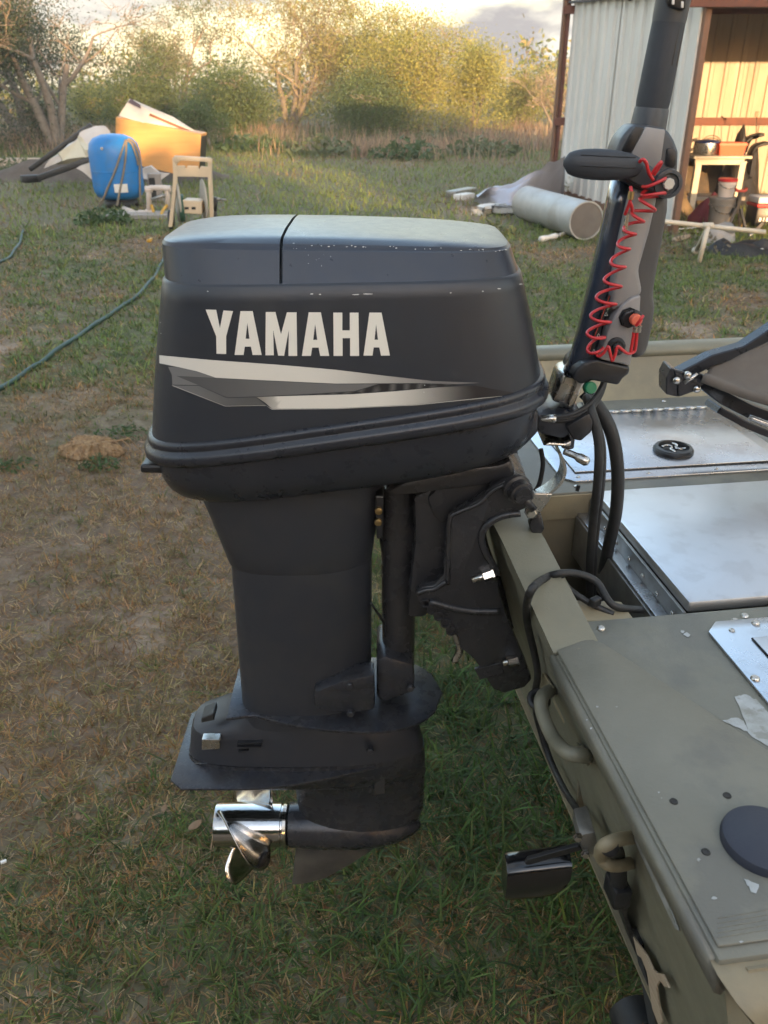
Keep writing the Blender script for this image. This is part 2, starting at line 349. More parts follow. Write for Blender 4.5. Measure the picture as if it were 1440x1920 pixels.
keep = RNG.random(len(x)) < np.clip((1 - b * .85) * (th * 2.6 - .42) * (1 - L_ * .55), .05, 1); x, y = x[keep], y[keep]
tufts('dry_grass', x, y, 9, .020, .018, .048, .0022, .0046, .5, 1.45, -.4, 1.3, lambda n: mixc(DRY, n, .3) * np.array([1.1, .98, .84]), 2, 'dry tan dead grass lying in curled tufts on the soil')
x, y = wedge(52000, .70, 5.0, .7); n = len(x)
blades('grass_clippings', x, y, RNG.uniform(.012, .05, n), RNG.uniform(.0012, .0028, n), RNG.uniform(0, 6.283, n), RNG.uniform(1.1, 1.55, n), RNG.uniform(-.2, .4, n), mixc(DRY, n, .4) * .9, 2, 'loose straw and clippings scattered over the soil', z0=RNG.uniform(.001, .012, n))
# middle distance
x, y = wedge(30000, 4.6, 11, .9, .85); g = green_amount(x, y); b = bare_amount(x, y); isg = RNG.random(len(x)) < np.clip(g * 1.25 - .22, .04, .95); keep = RNG.random(len(x)) < (1 - b * .85); x, y, isg = x[keep], y[keep], isg[keep]
tufts('field_grass', x[isg], y[isg], 5, .03, .03, .085, .005, .011, .2, 1.1, .1, 1.1, lambda n: mixc(GREENS, n, .25) * 1.35, 2, 'green grass tufts across the middle of the yard')
tufts('dry_field_grass', x[~isg], y[~isg], 5, .04, .025, .07, .005, .010, .6, 1.4, -.2, .9, lambda n: mixc(DRY, n, .3) * np.array([1.2, 1.05, .9]), 2, 'brown dry grass tufts across the middle of the yard')
# far lawn
x, y = wedge(84000, 10, 25, 3.5, .9); g = green_amount(x, y); n = len(x); isg = RNG.random(n) < np.clip(g * 1.1 + .12, .1, .95)
c = np.where(isg[:, None], mixc([(.19, .25, .06), (.24, .28, .07), (.16, .21, .06)], n), mixc(DRY, n, .3))
blades('lawn_grass', x, y, RNG.uniform(.05, .15, n), RNG.uniform(.010, .022, n), RNG.uniform(0, 6.283, n), RNG.uniform(.1, .9, n), RNG.uniform(0, .8, n), c, 1, 'mown green field grass beyond the yard')
# tall dry grass in front of the trees
x, y = wedge(64000, 21.5, 40, 6, 1.0); d = fbm(x * .35, y * .35, 91, 3); keep = RNG.random(len(x)) < np.clip((d - .36) * 5, .06, 1); x, y = x[keep], y[keep]; n = len(x); pat = fbm(x * .25 + 9, y * .25, 101, 2)
isg = RNG.random(n) < np.clip((pat - .45) * 3.5, .05, .8)
c = np.where(isg[:, None], mixc([(.10, .13, .05), (.13, .15, .06)], n), mixc([(.33, .235, .15), (.40, .30, .19), (.27, .185, .125), (.30, .20, .15)], n, .25))
blades('tall_grass', x, y, RNG.uniform(.2, .62, n), RNG.uniform(.015, .035, n), RNG.uniform(0, 6.283, n), RNG.uniform(0, .5, n), RNG.uniform(0, .6, n), c, 2, 'tall dry pinkish grass along the edge of the trees')

# ------------------------------------------------------------------ trees
M['bark'] = mat('bark', (.15, .125, .10), .9, 0, (.26, .23, .20), 9, .7, .6, 40)
M['twig'] = mat('twig', (.26, .20, .15), .9, 0, (.36, .29, .22), 4, .6)
M['leaf'] = mat('leaf', (.1, .1, .03), .6, 0, attr='tint', trans=.35, spec=.3)
def grow(seed, height, spread, trunks=2, depth=4, bare=.0, droop=.15, first=.25):
    r = random.Random(seed); segs = []; tips = []
    def br(p, d, L, rad, lev):
        k = 4; pts = [p]; rr = [rad]
        for i in range(k):
            d = (d + Vector((r.uniform(-1, 1), r.uniform(-1, 1), r.uniform(-.5, .7))) * (.20 + .07 * lev)).normalized()
            if lev > 1: d = (d + Vector((0, 0, -droop * .25))).normalized()
            p = p + d * (L / k); pts.append(p); rr.append(rad * (1 - .5 * (i + 1) / k))
        segs.append((pts, rr, lev))
        if lev >= depth: tips.append((pts[2], pts[4])); return
        nb = 3 if lev < 2 else r.choice((2, 3, 3))
        for i in range(nb):
            q = pts[r.choice((2, 3, 4, 4))] if lev else pts[r.choice((1, 2, 3, 4))]
            a = r.uniform(0, 6.283); s = r.uniform(.5, 1.15)
            dd = (d * r.uniform(.4, .9) + Vector((math.cos(a) * spread, math.sin(a) * spread, r.uniform(-.1, .6))) * s).normalized()
            br(q, dd, L * r.uniform(.55, .8), rr[-1] * r.uniform(.65, .95), lev + 1)
        if lev >= 2: tips.append((pts[1], pts[4]))
    for i in range(trunks):
        a = r.uniform(0, 6.283); lean = r.uniform(.1, .45) if trunks > 1 else r.uniform(0, .2)
        br(Vector((math.cos(a) * .08 * (trunks > 1), math.sin(a) * .08 * (trunks > 1), -.05)), Vector((math.cos(a) * lean, math.sin(a) * lean, 1)).normalized(), height * r.uniform(.32, .42), height * .024, 0)
    return segs, tips
def leaf_mesh(name, centres, size, cols, rng, jitter):
    n = len(centres); a = rng.normal(size=(n, 3)); a /= np.linalg.norm(a, axis=1)[:, None] + 1e-9; b = rng.normal(size=(n, 3)); b -= a * (a * b).sum(1)[:, None]; b /= np.linalg.norm(b, axis=1)[:, None] + 1e-9
    s = (size * rng.uniform(.55, 1.35, n))[:, None]; c = centres + rng.normal(size=(n, 3)) * jitter
    q = np.stack([c - a * s, c + b * s * .45, c + a * s, c - b * s * .45], 1).reshape(-1, 3)
    F = np.arange(4 * n, dtype=np.int32)
    me = bpy.data.meshes.new(name); me.vertices.add(4 * n); me.vertices.foreach_set('co', q.ravel()); me.loops.add(4 * n); me.loops.foreach_set('vertex_index', F); me.polygons.add(n); me.polygons.foreach_set('loop_start', np.arange(0, 4 * n, 4, dtype=np.int32)); me.polygons.foreach_set('loop_total', np.full(n, 4, dtype=np.int32))
    cc = np.repeat(np.concatenate([cols, np.ones((n, 1))], 1), 4, 0).astype(np.float32); at = me.color_attributes.new('tint', 'FLOAT_COLOR', 'POINT'); at.data.foreach_set('color', cc.ravel()); me.update(); me.materials.append(M['leaf']); return me
def tree(name, u, Y, height, spread, leaves, size_, pal, seed, label, cat='tree', group=None, trunks=2, depth=4, jitter=.16, xoff=None, squash=1.0, minz=.1, twigs=True, lowfill=0, first=None):
    leaves = int(leaves * 2.6); size = size_ * .53
    X = (u - 720) / FPX * (Y * cp + CAMH * sp) if xoff is None else xoff
    segs, tips = grow(seed, height, spread, trunks, depth); rng = np.random.default_rng(seed)
    root = empty(name, (X, Y, ghs(X, Y)), label, cat, group); loc = Vector(root.location)
    bm = nbm(); bt = nbm()
    for pts, rr, lev in segs:
        if lev >= depth - 1 and not twigs: continue
        add_tube(bm if lev < 2 else bt, [loc + Vector((p.x, p.y, max(p.z, -.05) * squash)) for p in pts], [max(q, .008) for q in rr], n=6 if lev < 2 else 3, cap=False)
    tr = obj('trunk', bm, M['bark'], root, smooth=True)
    tag(obj('branches', bt, M['twig'], root), kind='stuff')
    if leaves:
        T = np.array([[list(a), list(b)] for a, b in tips]); i = rng.integers(0, len(T), leaves); t = rng.random((leaves, 1)); c = T[i, 0] * (1 - t) + T[i, 1] * t
        c[:, 2] = c[:, 2] * squash
        if lowfill:
            m = int(leaves * lowfill); R = np.abs(c[:, :2]).max() * .75; ph = rng.uniform(0, 6.283, m); rr = np.sqrt(rng.random(m)) * R; hz = rng.random(m) ** 1.2 * height * .55
            cl = np.round(rng.random(m) * 40); c[:m] = np.stack([np.cos(ph) * rr, np.sin(ph) * rr, hz], -1)
        c[:, 2] = np.maximum(c[:, 2], minz + rng.random(leaves) * .3)
        P_ = np.array(pal); clump = (np.sin(c[:, 0] * 3.1 + seed) + np.sin(c[:, 1] * 2.7 + 1) + np.sin(c[:, 2] * 3.3 + 2)) / 3
        idx = np.clip(((clump * .5 + .5) * len(P_) + rng.normal(0, .8, leaves)).astype(int), 0, len(P_) - 1); cols = P_[idx] * .6 + P_.mean(0)[None] * .4; cols = cols * (1 + (rng.random((leaves, 1)) - .5) * .35)
        me = leaf_mesh('crown', c + np.array(loc)[None], size, cols, rng, jitter); obj('crown', me, None, root)
    return root
DARKG = [(.05, .075, .05), (.07, .095, .055), (.09, .115, .065), (.06, .08, .06)]
OAKG = [(.09, .14, .055), (.12, .17, .06), (.16, .20, .07), (.10, .135, .06)]
GOLD = [(.22, .25, .06), (.31, .32, .08), (.42, .39, .11), (.27, .29, .07), (.45, .39, .15)]
DRYL = [(.26, .23, .11), (.32, .27, .13), (.22, .23, .09), (.36, .28, .17)]
G1 = 'trees along the far edge of the field'
tree('dark_oak_tree', -25, 25, 7.4, .9, 17000, .075, DARKG, 11, 'tall dark evergreen tree standing at the far left edge', group=G1, trunks=3, depth=4, jitter=.24, lowfill=.15)
tree('dark_oak_tree', 50, 30, 7.6, .7, 10000, .075, DARKG, 12, 'dark leafy tree behind the bare mesquite, next to the leftmost tree', group=G1, trunks=2, depth=4, jitter=.26, lowfill=.12)
tree('bare_mesquite_tree', 112, 25, 6.4, 1.0, 1300, .06, DARKG + OAKG, 29, 'nearly bare grey tree with crooked spreading limbs above the black rails', group=G1, trunks=3, depth=5, jitter=.1)
tree('brush_heap', 95, 27, 1.7, 1.5, 2200, .055, DARKG + DRYL, 31, 'low tangle of grey dead branches below the bare tree', 'brush', trunks=6, depth=4, jitter=.12)
tree('bushy_tree', 270, 36, 2.9, 1.2, 9000, .09, OAKG, 41, 'rounded green bush filling the gap behind the cardboard box', 'bush', group=G1, trunks=4, depth=4, jitter=.42, lowfill=.3)
tree('tall_sparse_tree', 335, 38, 6.6, .75, 6500, .075, OAKG + DRYL, 45, 'tall open tree with thin upright limbs left of the sky gap', group=G1, trunks=2, depth=5, jitter=.22)
tree('bushy_tree', 430, 34, 3.1, 1.3, 11000, .085, OAKG, 43, 'broad dark green bush behind the small pale trunked tree', 'bush', group=G1, trunks=4, depth=4, jitter=.42, lowfill=.3)
tree('small_oak_tree', 396, 25, 1.75, 1.1, 2600, .055, OAKG, 47, 'small tree with a pale curved trunk behind the plywood cabinet', group=G1, trunks=1, depth=4, jitter=.14)
tree('tall_sparse_tree', 545, 37, 6.2, .7, 9000, .08, GOLD + DRYL, 53, 'tall yellowing tree with bare twigs left of the biggest golden tree', group=G1, trunks=3, depth=5, jitter=.25, lowfill=.2)
tree('golden_tree', 745, 35, 5.4, .95, 20000, .08, GOLD, 61, 'largest sunlit golden green tree in the middle of the tree line', group=G1, trunks=4, depth=5, jitter=.3, lowfill=.25)
tree('bushy_tree', 700, 33, 2.5, 1.5, 10000, .075, OAKG, 63, 'dark green bush at the foot of the biggest golden tree', 'bush', group=G1, trunks=5, depth=4, jitter=.42, lowfill=.3)
tree('golden_tree', 640, 39, 5.2, .8, 8000, .08, GOLD + DRYL, 66, 'slender golden tree just left of the biggest golden tree', group=G1, trunks=2, depth=5, jitter=.25)
tree('golden_tree', 885, 37, 3.5, 1.0, 9000, .08, GOLD, 67, 'medium yellow green tree right of the biggest golden tree', group=G1, trunks=3, depth=4, jitter=.3, lowfill=.3)
tree('bushy_tree', 975, 40, 2.9, 1.1, 6000, .08, GOLD + OAKG, 68, 'low golden bush between the yellow green tree and the shed', 'bush', group=G1, trunks=4, depth=4, jitter=.25, lowfill=.3)
tree('bare_mesquite_tree', 1045, 34, 3.2, 1.0, 900, .05, GOLD + DRYL, 69, 'nearly bare shrub with crooked branches beside the shed corner', group=G1, trunks=4, depth=5, jitter=.1)
tree('bushy_tree', 180, 42, 2.4, 1.2, 4500, .09, GOLD + OAKG, 74, 'small yellowish bush seen under the limbs of the bare tree', 'bush', group=G1, trunks=3, depth=4, jitter=.28, lowfill=.4)
# far wood that reads as one mass, and an unseen row added behind
def wood(name, label, spots, leaves, size, pal, seed, hmin, hmax):
    rng = np.random.default_rng(seed); C = []
    for (x0, y0, r, h) in spots:
        n = int(leaves * r * h); k = max(6, int(r * 5)); cc = np.stack([x0 + rng.uniform(-r, r, k), y0 + rng.uniform(-r, r, k) * .6, h * rng.random(k) ** .75], -1); i = rng.integers(0, k, n)
        C.append(cc[i] + rng.normal(size=(n, 3)) * np.array([.55, .5, .42]) * (.6 + .25 * r))
    c = np.concatenate(C); c[:, 2] = np.abs(c[:, 2]) + .05; cols = np.array(pal)[rng.integers(0, len(pal), len(c))] * (1 + (rng.random((len(c), 1)) - .5) * .5)
    me = leaf_mesh(name, c, size, cols, rng, .05); o = obj(name, me, None); tag(o, label, 'trees', kind='stuff'); return o
r_ = random.Random(4)
wood('treeline', 'far golden green wood behind the field', [(x, 52 + r_.uniform(-4, 6), r_.uniform(1.6, 2.8), r_.uniform(2.0, 3.6)) for x in np.arange(-62, 62, 2.2)], 100, .17, GOLD + OAKG + DRYL, 5, 2, 4)
wood('treeline', 'unseen dense wood added behind the viewer to shade the yard', [(x, -14 + r_.uniform(-1, 1), 1.7, r_.uniform(5.0, 6.0)) for x in list(np.arange(-34, 4.1, 1.3)) + [9.6]], 230, .36, OAKG + DARKG, 6, 2, 4)  # added out of view; row and gap shaped to block and pass low sun
# ------------------------------------------------------------------ outboard motor
YC = 1.12                                                   # the motor's centre plane
def sup(t, n):
    c, s = math.cos(t), math.sin(t); return math.copysign(abs(c) ** (2 / n), c), math.copysign(abs(s) ** (2 / n), s)
def plan_ring(xl, zl, xr, zr, hw, n=3.0, N=64, yc=YC, crown=0.0, sag=0.0, nose=0.0):
    """closed outline seen from above; heights run from zl at the stern end to zr at the bow end"""
    out = []
    for k in range(N):
        cx, sy = sup(2 * math.pi * k / N, n); f = (cx + 1) / 2
        out.append(Vector((xl + (xr - xl) * f, yc + hw * sy * (1 - nose * max(0, cx) ** 2), zl + (zr - zl) * f + crown * (1 - cx * cx) - sag * (1 - cx * cx))))
    return out
def pixring(ul, vl, ur, vr, hw, n=3.0, N=64, dy=.07, **k):
    a, b = P(ul, vl, YC - dy), P(ur, vr, YC - dy); return plan_ring(a.x, a.z, b.x, b.z, hw, n, N, **k)
def lerp_ring(A, B, t): return [a.lerp(b, t) for a, b in zip(A, B)]
def offset_ring(R, d, dz=0.0):
    n = len(R); out = []
    for k in range(n):
        t = R[(k + 1) % n] - R[k - 1]; o = Vector((t.y, -t.x, 0)); o = o.normalized() if o.length > 1e-9 else o; out.append(R[k] + o * d + Vector((0, 0, dz)))
    return out
motor = empty('outboard_motor', (P(560, 1660, YC).x, YC, P(560, 1660, YC).z), 'dark grey outboard motor with a steel propeller clamped to the boat transom', 'outboard motor')
# main cowl
seam = pixring(266, 836, 1029, 724, .150, 4.2, dy=.115)
top = pixring(285, 536, 991, 524, .140, 5.0, dy=.12)
mid = lerp_ring(seam, top, .5); mid = offset_ring(mid, .003)
rings = [offset_ring(seam, -.004), seam] + [lerp_ring(lerp_ring(seam, mid, t), lerp_ring(mid, top, t), t) for t in (.15, .3, .45, .6, .75, .9)] + [top, offset_ring(top, -.004, .0035), offset_ring(top, -.02, .0040)]
bm = nbm(); add_loft(bm, rings); bmesh.ops.recalc_face_normals(bm, faces=bm.faces[:]); cowl_bvh = BVHTree.FromBMesh(bm)
cowl = obj('cowl', bm, M['cowl'], motor, autosmooth=50)
# domed top cover in two pieces, gap between them
b0 = offset_ring(pixring(287, 532, 989, 521, .139, 5.0, dy=.12), -.002)
shoulder = pixring(288, 457, 966, 467, .116, 5.6, dy=.10)
caprings = [offset_ring(b0, -.012, -.001), b0, lerp_ring(b0, shoulder, .5), lerp_ring(b0, shoulder, .93), shoulder]
cx0 = (shoulder[0].x + shoulder[32].x) / 2
caprings[-1] = offset_ring(shoulder, -.0006, -.0015)
caprings.append(offset_ring(shoulder, -.003, .0012))
ha = abs(shoulder[0].x - cx0)
for s, dz in ((.96, .0022), (.88, .0036), (.75, .0048), (.58, .0056), (.40, .0060)):
    caprings.append([Vector((cx0 + (p.x - cx0) * s, YC + (p.y - YC) * s, p.z + dz + (.005 * max(0, 1 - ((p.x - cx0) * s / ha + .1) ** 2) * min(1, (1 - s) / .12)))) for p in shoulder])
xs_ = P(527, 480, YC - .12).x
for side, nm, lb in ((-1, 'rear_cover', 'rear lid of the cowl'), (1, 'front_cover', None)):
    bm = nbm(); add_loft(bm, caprings, cap1=False); bm.verts.ensure_lookup_table(); last = bm.verts[-64:]
    for q in range(32): bm.faces.new([last[i] for i in dict.fromkeys((q, q + 1, 63 - q, (64 - q) % 64))])
    bmesh.ops.bisect_plane(bm, geom=bm.verts[:] + bm.edges[:] + bm.faces[:], plane_co=(xs_ + side * .0018, 0, shoulder[0].z), plane_no=(-side, 0, 0), clear_outer=True)
    bmesh.ops.holes_fill(bm, edges=[e for e in bm.edges if e.is_boundary])
    bmesh.ops.recalc_face_normals(bm, faces=bm.faces[:])
    if side == -1: rear_bvh = BVHTree.FromBMesh(bm)
    else: front_bvh = BVHTree.FromBMesh(bm)
    o = obj(nm, bm, M['cap'], motor, autosmooth=24)
    if lb: o['label'] = lb
bm = nbm(); add_loft(bm, [offset_ring(b0, -.01), offset_ring(lerp_ring(b0, shoulder, .9), -.02)]); obj('inner_shell', bm, M['black'], motor)
# rubber rim
def band(R, prof): return [offset_ring(R, d, z) for d, z in prof]
bm = nbm(); add_loft(bm, band(seam, [(-.006, .004), (.003, .004), (.006, .001), (.0065, -.004), (.0045, -.007), (.0055, -.009), (.010, -.011), (.0125, -.016), (.0115, -.024), (.007, -.028), (.004, -.030), (-.006, -.030)]), False, False)
obj('cowl_rim', bm, M['rim'], motor, smooth=True)
# bottom pan
pan0 = offset_ring(seam, -.002, -.026)
base = pixring(352, 930, 985, 838, .115, 2.8, dy=.06)
def pan_bottom(f):
    R = []
    for a, b in zip(pan0, base): R.append(a.lerp(b, f))
    return R
prs = []
for s in (0, .12, .3, .5, .7, .86, .96, 1.0):
    f = 1 - math.sqrt(max(0, 1 - s ** 2.2)) * 1.0; R = []
    for a, b in zip(pan0, base):
        R.append(Vector((a.x + (b.x - a.x) * f, a.y + (b.y - a.y) * f, a.z + (b.z - a.z) * s)))
    prs.append(R)
bm = nbm(); add_loft(bm, prs); obj('bottom_cowl', bm, M['pan'], motor, smooth=True)
bm = nbm(); pix_prism(bm, [(262, 872), (345, 872), (345, 890), (262, 888)], YC - .10, YC + .10, .004); obj('rear_bumper', bm, M['black'], motor)
bm = nbm(); pix_prism(bm, [(880, 820), (1000, 765), (1012, 775), (1010, 812), (985, 838), (880, 862)], YC - .085, YC + .085, .006); obj('front_bracket', bm, M['pan'], motor, autosmooth=30)
# printed lettering and stripes laid on the cowl
def decal(name, polys, colf, bvhs, matl, parent, off=.0007, maxlen=14):
    bm = nbm(); cd = bm.verts.layers.float_color.new('tint')
    for pts in polys:
        b = bmesh.new(); f = b.faces.new([b.verts.new((u, v, 0)) for u, v in pts]); bmesh.ops.triangulate(b, faces=[f])
        for it in range(3):
            es = [e for e in b.edges if e.calc_length() > maxlen]
            if not es: break
            bmesh.ops.subdivide_edges(b, edges=es, cuts=1, use_grid_fill=False); bmesh.ops.triangulate(b, faces=b.faces[:])
        vm = {}
        for v in b.verts:
            r = ray(v.co.x, v.co.y).normalized(); best = None
            for bv in bvhs:
                h = bv.ray_cast(CAM, r)
                if h[0] is not None and (best is None or h[3] < best[3]): best = h
            if best is None: vm[v] = None; continue
            nn = best[1] if best[1].dot(r) < 0 else -best[1]
            w = bm.verts.new(best[0] + nn * off); c = colf(v.co.x, v.co.y); w[cd] = (*c, 1); vm[v] = w
        for f in b.faces:
            q = [vm[v] for v in f.verts]
            if all(q): bm.faces.new(q)
        b.free()
    return obj(name, bm, matl, parent, smooth=True)
M['print'] = mat('cowl_print', (.7, .68, .62), .42, 0, attr='tint', spec=.4)
def Z1(pts): return [(240 + a * .58333, 390 + b * .58333) for a, b in pts]
def letA(tl, tr, bl, br, yt, yb):
    mx = (tl + tr) / 2; bmid = (bl + br) / 2; w = 29; k = (yb - yt)
    yh0, yh1, yc0 = yt + k * .27, yt + k * .63, yt + k * .81
    def lx(y): return tl + (bl - tl) * (y - yt) / k
    def rx(y): return tr + (br - tr) * (y - yt) / k
    hl, hr = lx(yh1) + w * .98, rx(yh1) - w * .98
    mid_ = (mx + bmid) / 2
    return [Z1([(tl, yt), (mx, yt), (mid_, yh0), (hl, yh1), (mid_, yh1), (mid_, yc0), (lx(yc0) + w, yc0), (bl + w, yb), (bl, yb)]),
            Z1([(mx, yt), (tr, yt), (br, yb), (br - w, yb), (rx(yc0) - w, yc0), (mid_, yc0), (mid_, yh1), (hr, yh1), (mid_, yh0)])]
letters = [Z1([(250, 326), (284, 327), (296, 385), (300, 412), (284, 412)]), Z1([(307, 329), (338, 331), (316, 412), (300, 412), (296, 385)]), Z1([(284, 412), (300, 412), (316, 412), (316, 469), (285, 468)])]
letters += letA(362, 401, 343, 430, 331, 472)
letters += [Z1([(443, 334), (467, 334), (467, 392), (469, 473), (442, 473)]), Z1([(467, 334), (474, 334), (492, 405), (493, 474), (483, 474), (467, 392)]), Z1([(492, 405), (511, 335), (517, 335), (517, 392), (502, 475), (493, 474)]), Z1([(517, 335), (542, 335), (544, 475), (516, 475), (517, 392)])]
letters += letA(581, 620, 559, 647, 335, 475)
letters += [Z1([(660, 336), (689, 336), (689, 393), (690, 418), (690, 475), (661, 475)]), Z1([(689, 393), (713, 393), (714, 418), (690, 418)]), Z1([(713, 336), (741, 336), (743, 475), (714, 475), (714, 418), (713, 393)])]
letters += letA(776, 815, 757, 842, 336, 474)
decal('lettering', letters, lambda u, v: (.74, .70, .62), [cowl_bvh], M['print'], cowl)
def Z7(pts): return [(280 + a / 2, 640 + b / 2) for a, b in pts]
def fade(u0, u1, c0, c1):
    def f(u, v):
        t = min(1, max(0, (u - u0) / (u1 - u0))); t = t * t * (3 - 2 * t); return tuple(a + (b - a) * t for a, b in zip(c0, c1))
    return f
WH, DK = (.66, .62, .55), (.05, .047, .047)
decal('upper_stripe', [Z7([(40, 52), (240, 70), (480, 87), (700, 106), (880, 128), (1060, 148), (1240, 155), (1160, 160), (1000, 156), (860, 157), (700, 158), (400, 144), (250, 136), (180, 112), (110, 96), (40, 82)])], fade(560, 860, WH, (.16, .15, .145)), [cowl_bvh], M['print'], cowl, .0008)
decal('grey_stripe', [Z7([(72, 95), (110, 97), (180, 113), (249, 137), (102, 129), (86, 125)]), Z7([(86, 125), (102, 129), (186, 164), (88, 162)])], lambda u, v: (.17, .165, .16), [cowl_bvh], M['print'], cowl, .0008)
decal('grey_stripe', [Z7([(102, 129), (250, 138), (400, 146), (700, 160), (860, 159), (770, 186), (560, 199), (400, 206), (292, 210), (188, 165)])], fade(330, 620, (.085, .083, .083), (.15, .145, .14)), [cowl_bvh], M['print'], cowl, .0008)
decal('grey_stripe', [Z7([(90, 165), (187, 166), (291, 212), (400, 209), (436, 238), (285, 241)])], fade(330, 480, (.16, .155, .15), (.09, .088, .086)), [cowl_bvh], M['print'], cowl, .0008)
decal('dark_stripe', [Z7([(562, 201), (772, 188), (862, 160), (1000, 158), (1160, 161), (1060, 172), (930, 183), (760, 196)])], lambda u, v: (.022, .021, .022) if (int(u / 9) % 3) else (.11, .105, .10), [cowl_bvh], M['print'], cowl, .0008)
decal('lower_stripe', [Z7([(402, 208), (562, 203), (760, 198), (930, 186), (1080, 172), (1215, 165), (1395, 197), (1240, 211), (1000, 236), (700, 250), (460, 252), (436, 230)])], lambda u, v: fade(700, 900, WH, (.02, .018, .02))(u, v) if u > 520 else fade(480, 560, (.24, .22, .19), WH)(u, v), [cowl_bvh], M['print'], cowl, .0008)
decal('pinstripe', [Z7([(86, 163), (90, 167), (285, 243), (438, 240), (460, 255), (700, 253), (1000, 239), (1240, 214), (1395, 198), (1240, 211.5), (1000, 236.5), (700, 250.5), (460, 252.5), (436, 238.5), (285, 241.5), (92, 165)])], lambda u, v: (.42, .40, .36), [cowl_bvh], M['print'], cowl, .0010)
rr_ = random.Random(8)
chips = []
def chip(u, v, a, b):
    chips.append([(u + a * math.cos(t) * rr_.uniform(.5, 1.1), v + b * math.sin(t) * rr_.uniform(.5, 1.1)) for t in (0, 1.0, 2.1, 3.1, 4.2, 5.3)])
for i in range(26):
    u = rr_.choice((rr_.uniform(540, 960), rr_.uniform(590, 690), rr_.uniform(700, 950))); chip(u, 458 + (u - 540) * .03 + rr_.uniform(-1.5, 3), rr_.uniform(.8, 3.2), rr_.uniform(.5, 1.3))
for i in range(10): chip(rr_.uniform(540, 640), rr_.uniform(462, 500), rr_.uniform(.5, 1.2), rr_.uniform(.4, 1.0))
decal('paint_chips', chips, lambda u, v: (.62, .60, .56), [rear_bvh, front_bvh], M['print'], motor, .0006, 30)
chips = []
for u, v, a in ((390, 546, 2), (585, 551, 4), (600, 552, 3), (668, 552, 8), (690, 551, 12), (845, 549, 2), (905, 546, 2), (935, 541, 4), (975, 533, 5), (302, 605, 1), (303, 625, 1.2), (795, 735, 1.2), (796, 722, 1)): chip(u, v, a, 1.2)
decal('paint_chips', chips, lambda u, v: (.60, .60, .58), [cowl_bvh], M['print'], cowl, .0009, 30)

# driveshaft leg
def rib(path, Y, r, name, m, par, k=4):
    bm = nbm(); add_tube(bm, smooth_path([P(u, v, Y) for u, v in path], k), r, 8); return obj(name, bm, m, par, smooth=True)
def leg_loft(rows, n, dy=0.0, N=40, nose=0.0):
    R = []
    for ul, ur, v, hw in rows:
        a, b = P(ul, v, YC - dy), P(ur, v, YC - dy); R.append(plan_ring(a.x, a.z, b.x, a.z, hw, n, N, nose=nose))
    return R
bm = nbm(); add_loft(bm, leg_loft([(381, 722, 860, .086), (385, 720, 915, .085), (398, 714, 945, .083), (418, 704, 995, .078), (431, 699, 1030, .073), (434, 698, 1034, .0715)], 3.2, nose=.35)); obj('upper_casing', bm, M['leg'], motor, autosmooth=35)
bm = nbm(); add_loft(bm, leg_loft([(436, 697, 1030, .0712), (443, 697, 1120, .066), (452, 696, 1240, .062), (457, 696, 1300, .062), (455, 700, 1325, .064)], 3.2, nose=.35)); obj('leg_casing', bm, M['leg'], motor, autosmooth=35)
# foot of the casing: steps out aft into a shelf
bm = nbm(); add_loft(bm, leg_loft([(452, 700, 1305, .050), (440, 715, 1318, .054), (405, 740, 1330, .058), (366, 770, 1343, .060), (362, 785, 1350, .061), (360, 792, 1386, .064), (358, 794, 1389, .0645)], 3.6, nose=.3)); obj('casing_foot', bm, M['leg'], motor, autosmooth=35)
bm = nbm(); pix_prism(bm, [(377, 1347), (400, 1338), (402, 1351), (377, 1356)], YC - .052, YC - .02, .002); obj('rubber_block', bm, M['rubber'], motor)
# gearcase head
bm = nbm(); add_loft(bm, leg_loft([(358, 795, 1391, .064), (357, 796, 1400, .0655), (356, 797, 1422, .062), (355, 798, 1436, .056), (357, 798, 1444, .048)], 3.6, nose=.45)); gear_bvh = BVHTree.FromBMesh(bm); gear = obj('gearcase_head', bm, M['gear'], motor, autosmooth=35)
def surf_rib(path, bvh, r, name, m, par):
    pts = []
    for q in smooth_path([Vector((u, v, 0)) for u, v in path], 8):
        h = bvh.ray_cast(CAM, ray(q.x, q.y).normalized())
        if h[0] is not None: pts.append(h[0])
    bm = nbm(); add_tube(bm, pts, r, 8); return obj(name, bm, m, par, smooth=True)
surf_rib([(362, 1432), (450, 1428), (560, 1420), (680, 1409), (740, 1400), (775, 1392)], gear_bvh, .0022, 'casting_ridge', M['gear'], gear)
surf_rib([(366, 1414), (470, 1408), (600, 1404), (720, 1398), (770, 1390)], gear_bvh, .0008, 'parting_line', M['black'], gear)
bm = nbm(); pix_prism(bm, [(378, 1387), (412, 1387), (412, 1405), (378, 1407)], YC - .0665, YC - .05, .0015); obj('anode', bm, M['steel'], motor)
for a, b, c in ((444, 492, 1394), (444, 490, 1402), (446, 466, 1410)):
    bm = nbm(); pix_prism(bm, [(a, c), (b, c - 2), (b, c), (a, c + 2)], YC - .0662, YC - .055, .0004); obj('vent_slot', bm, M['black'], gear)
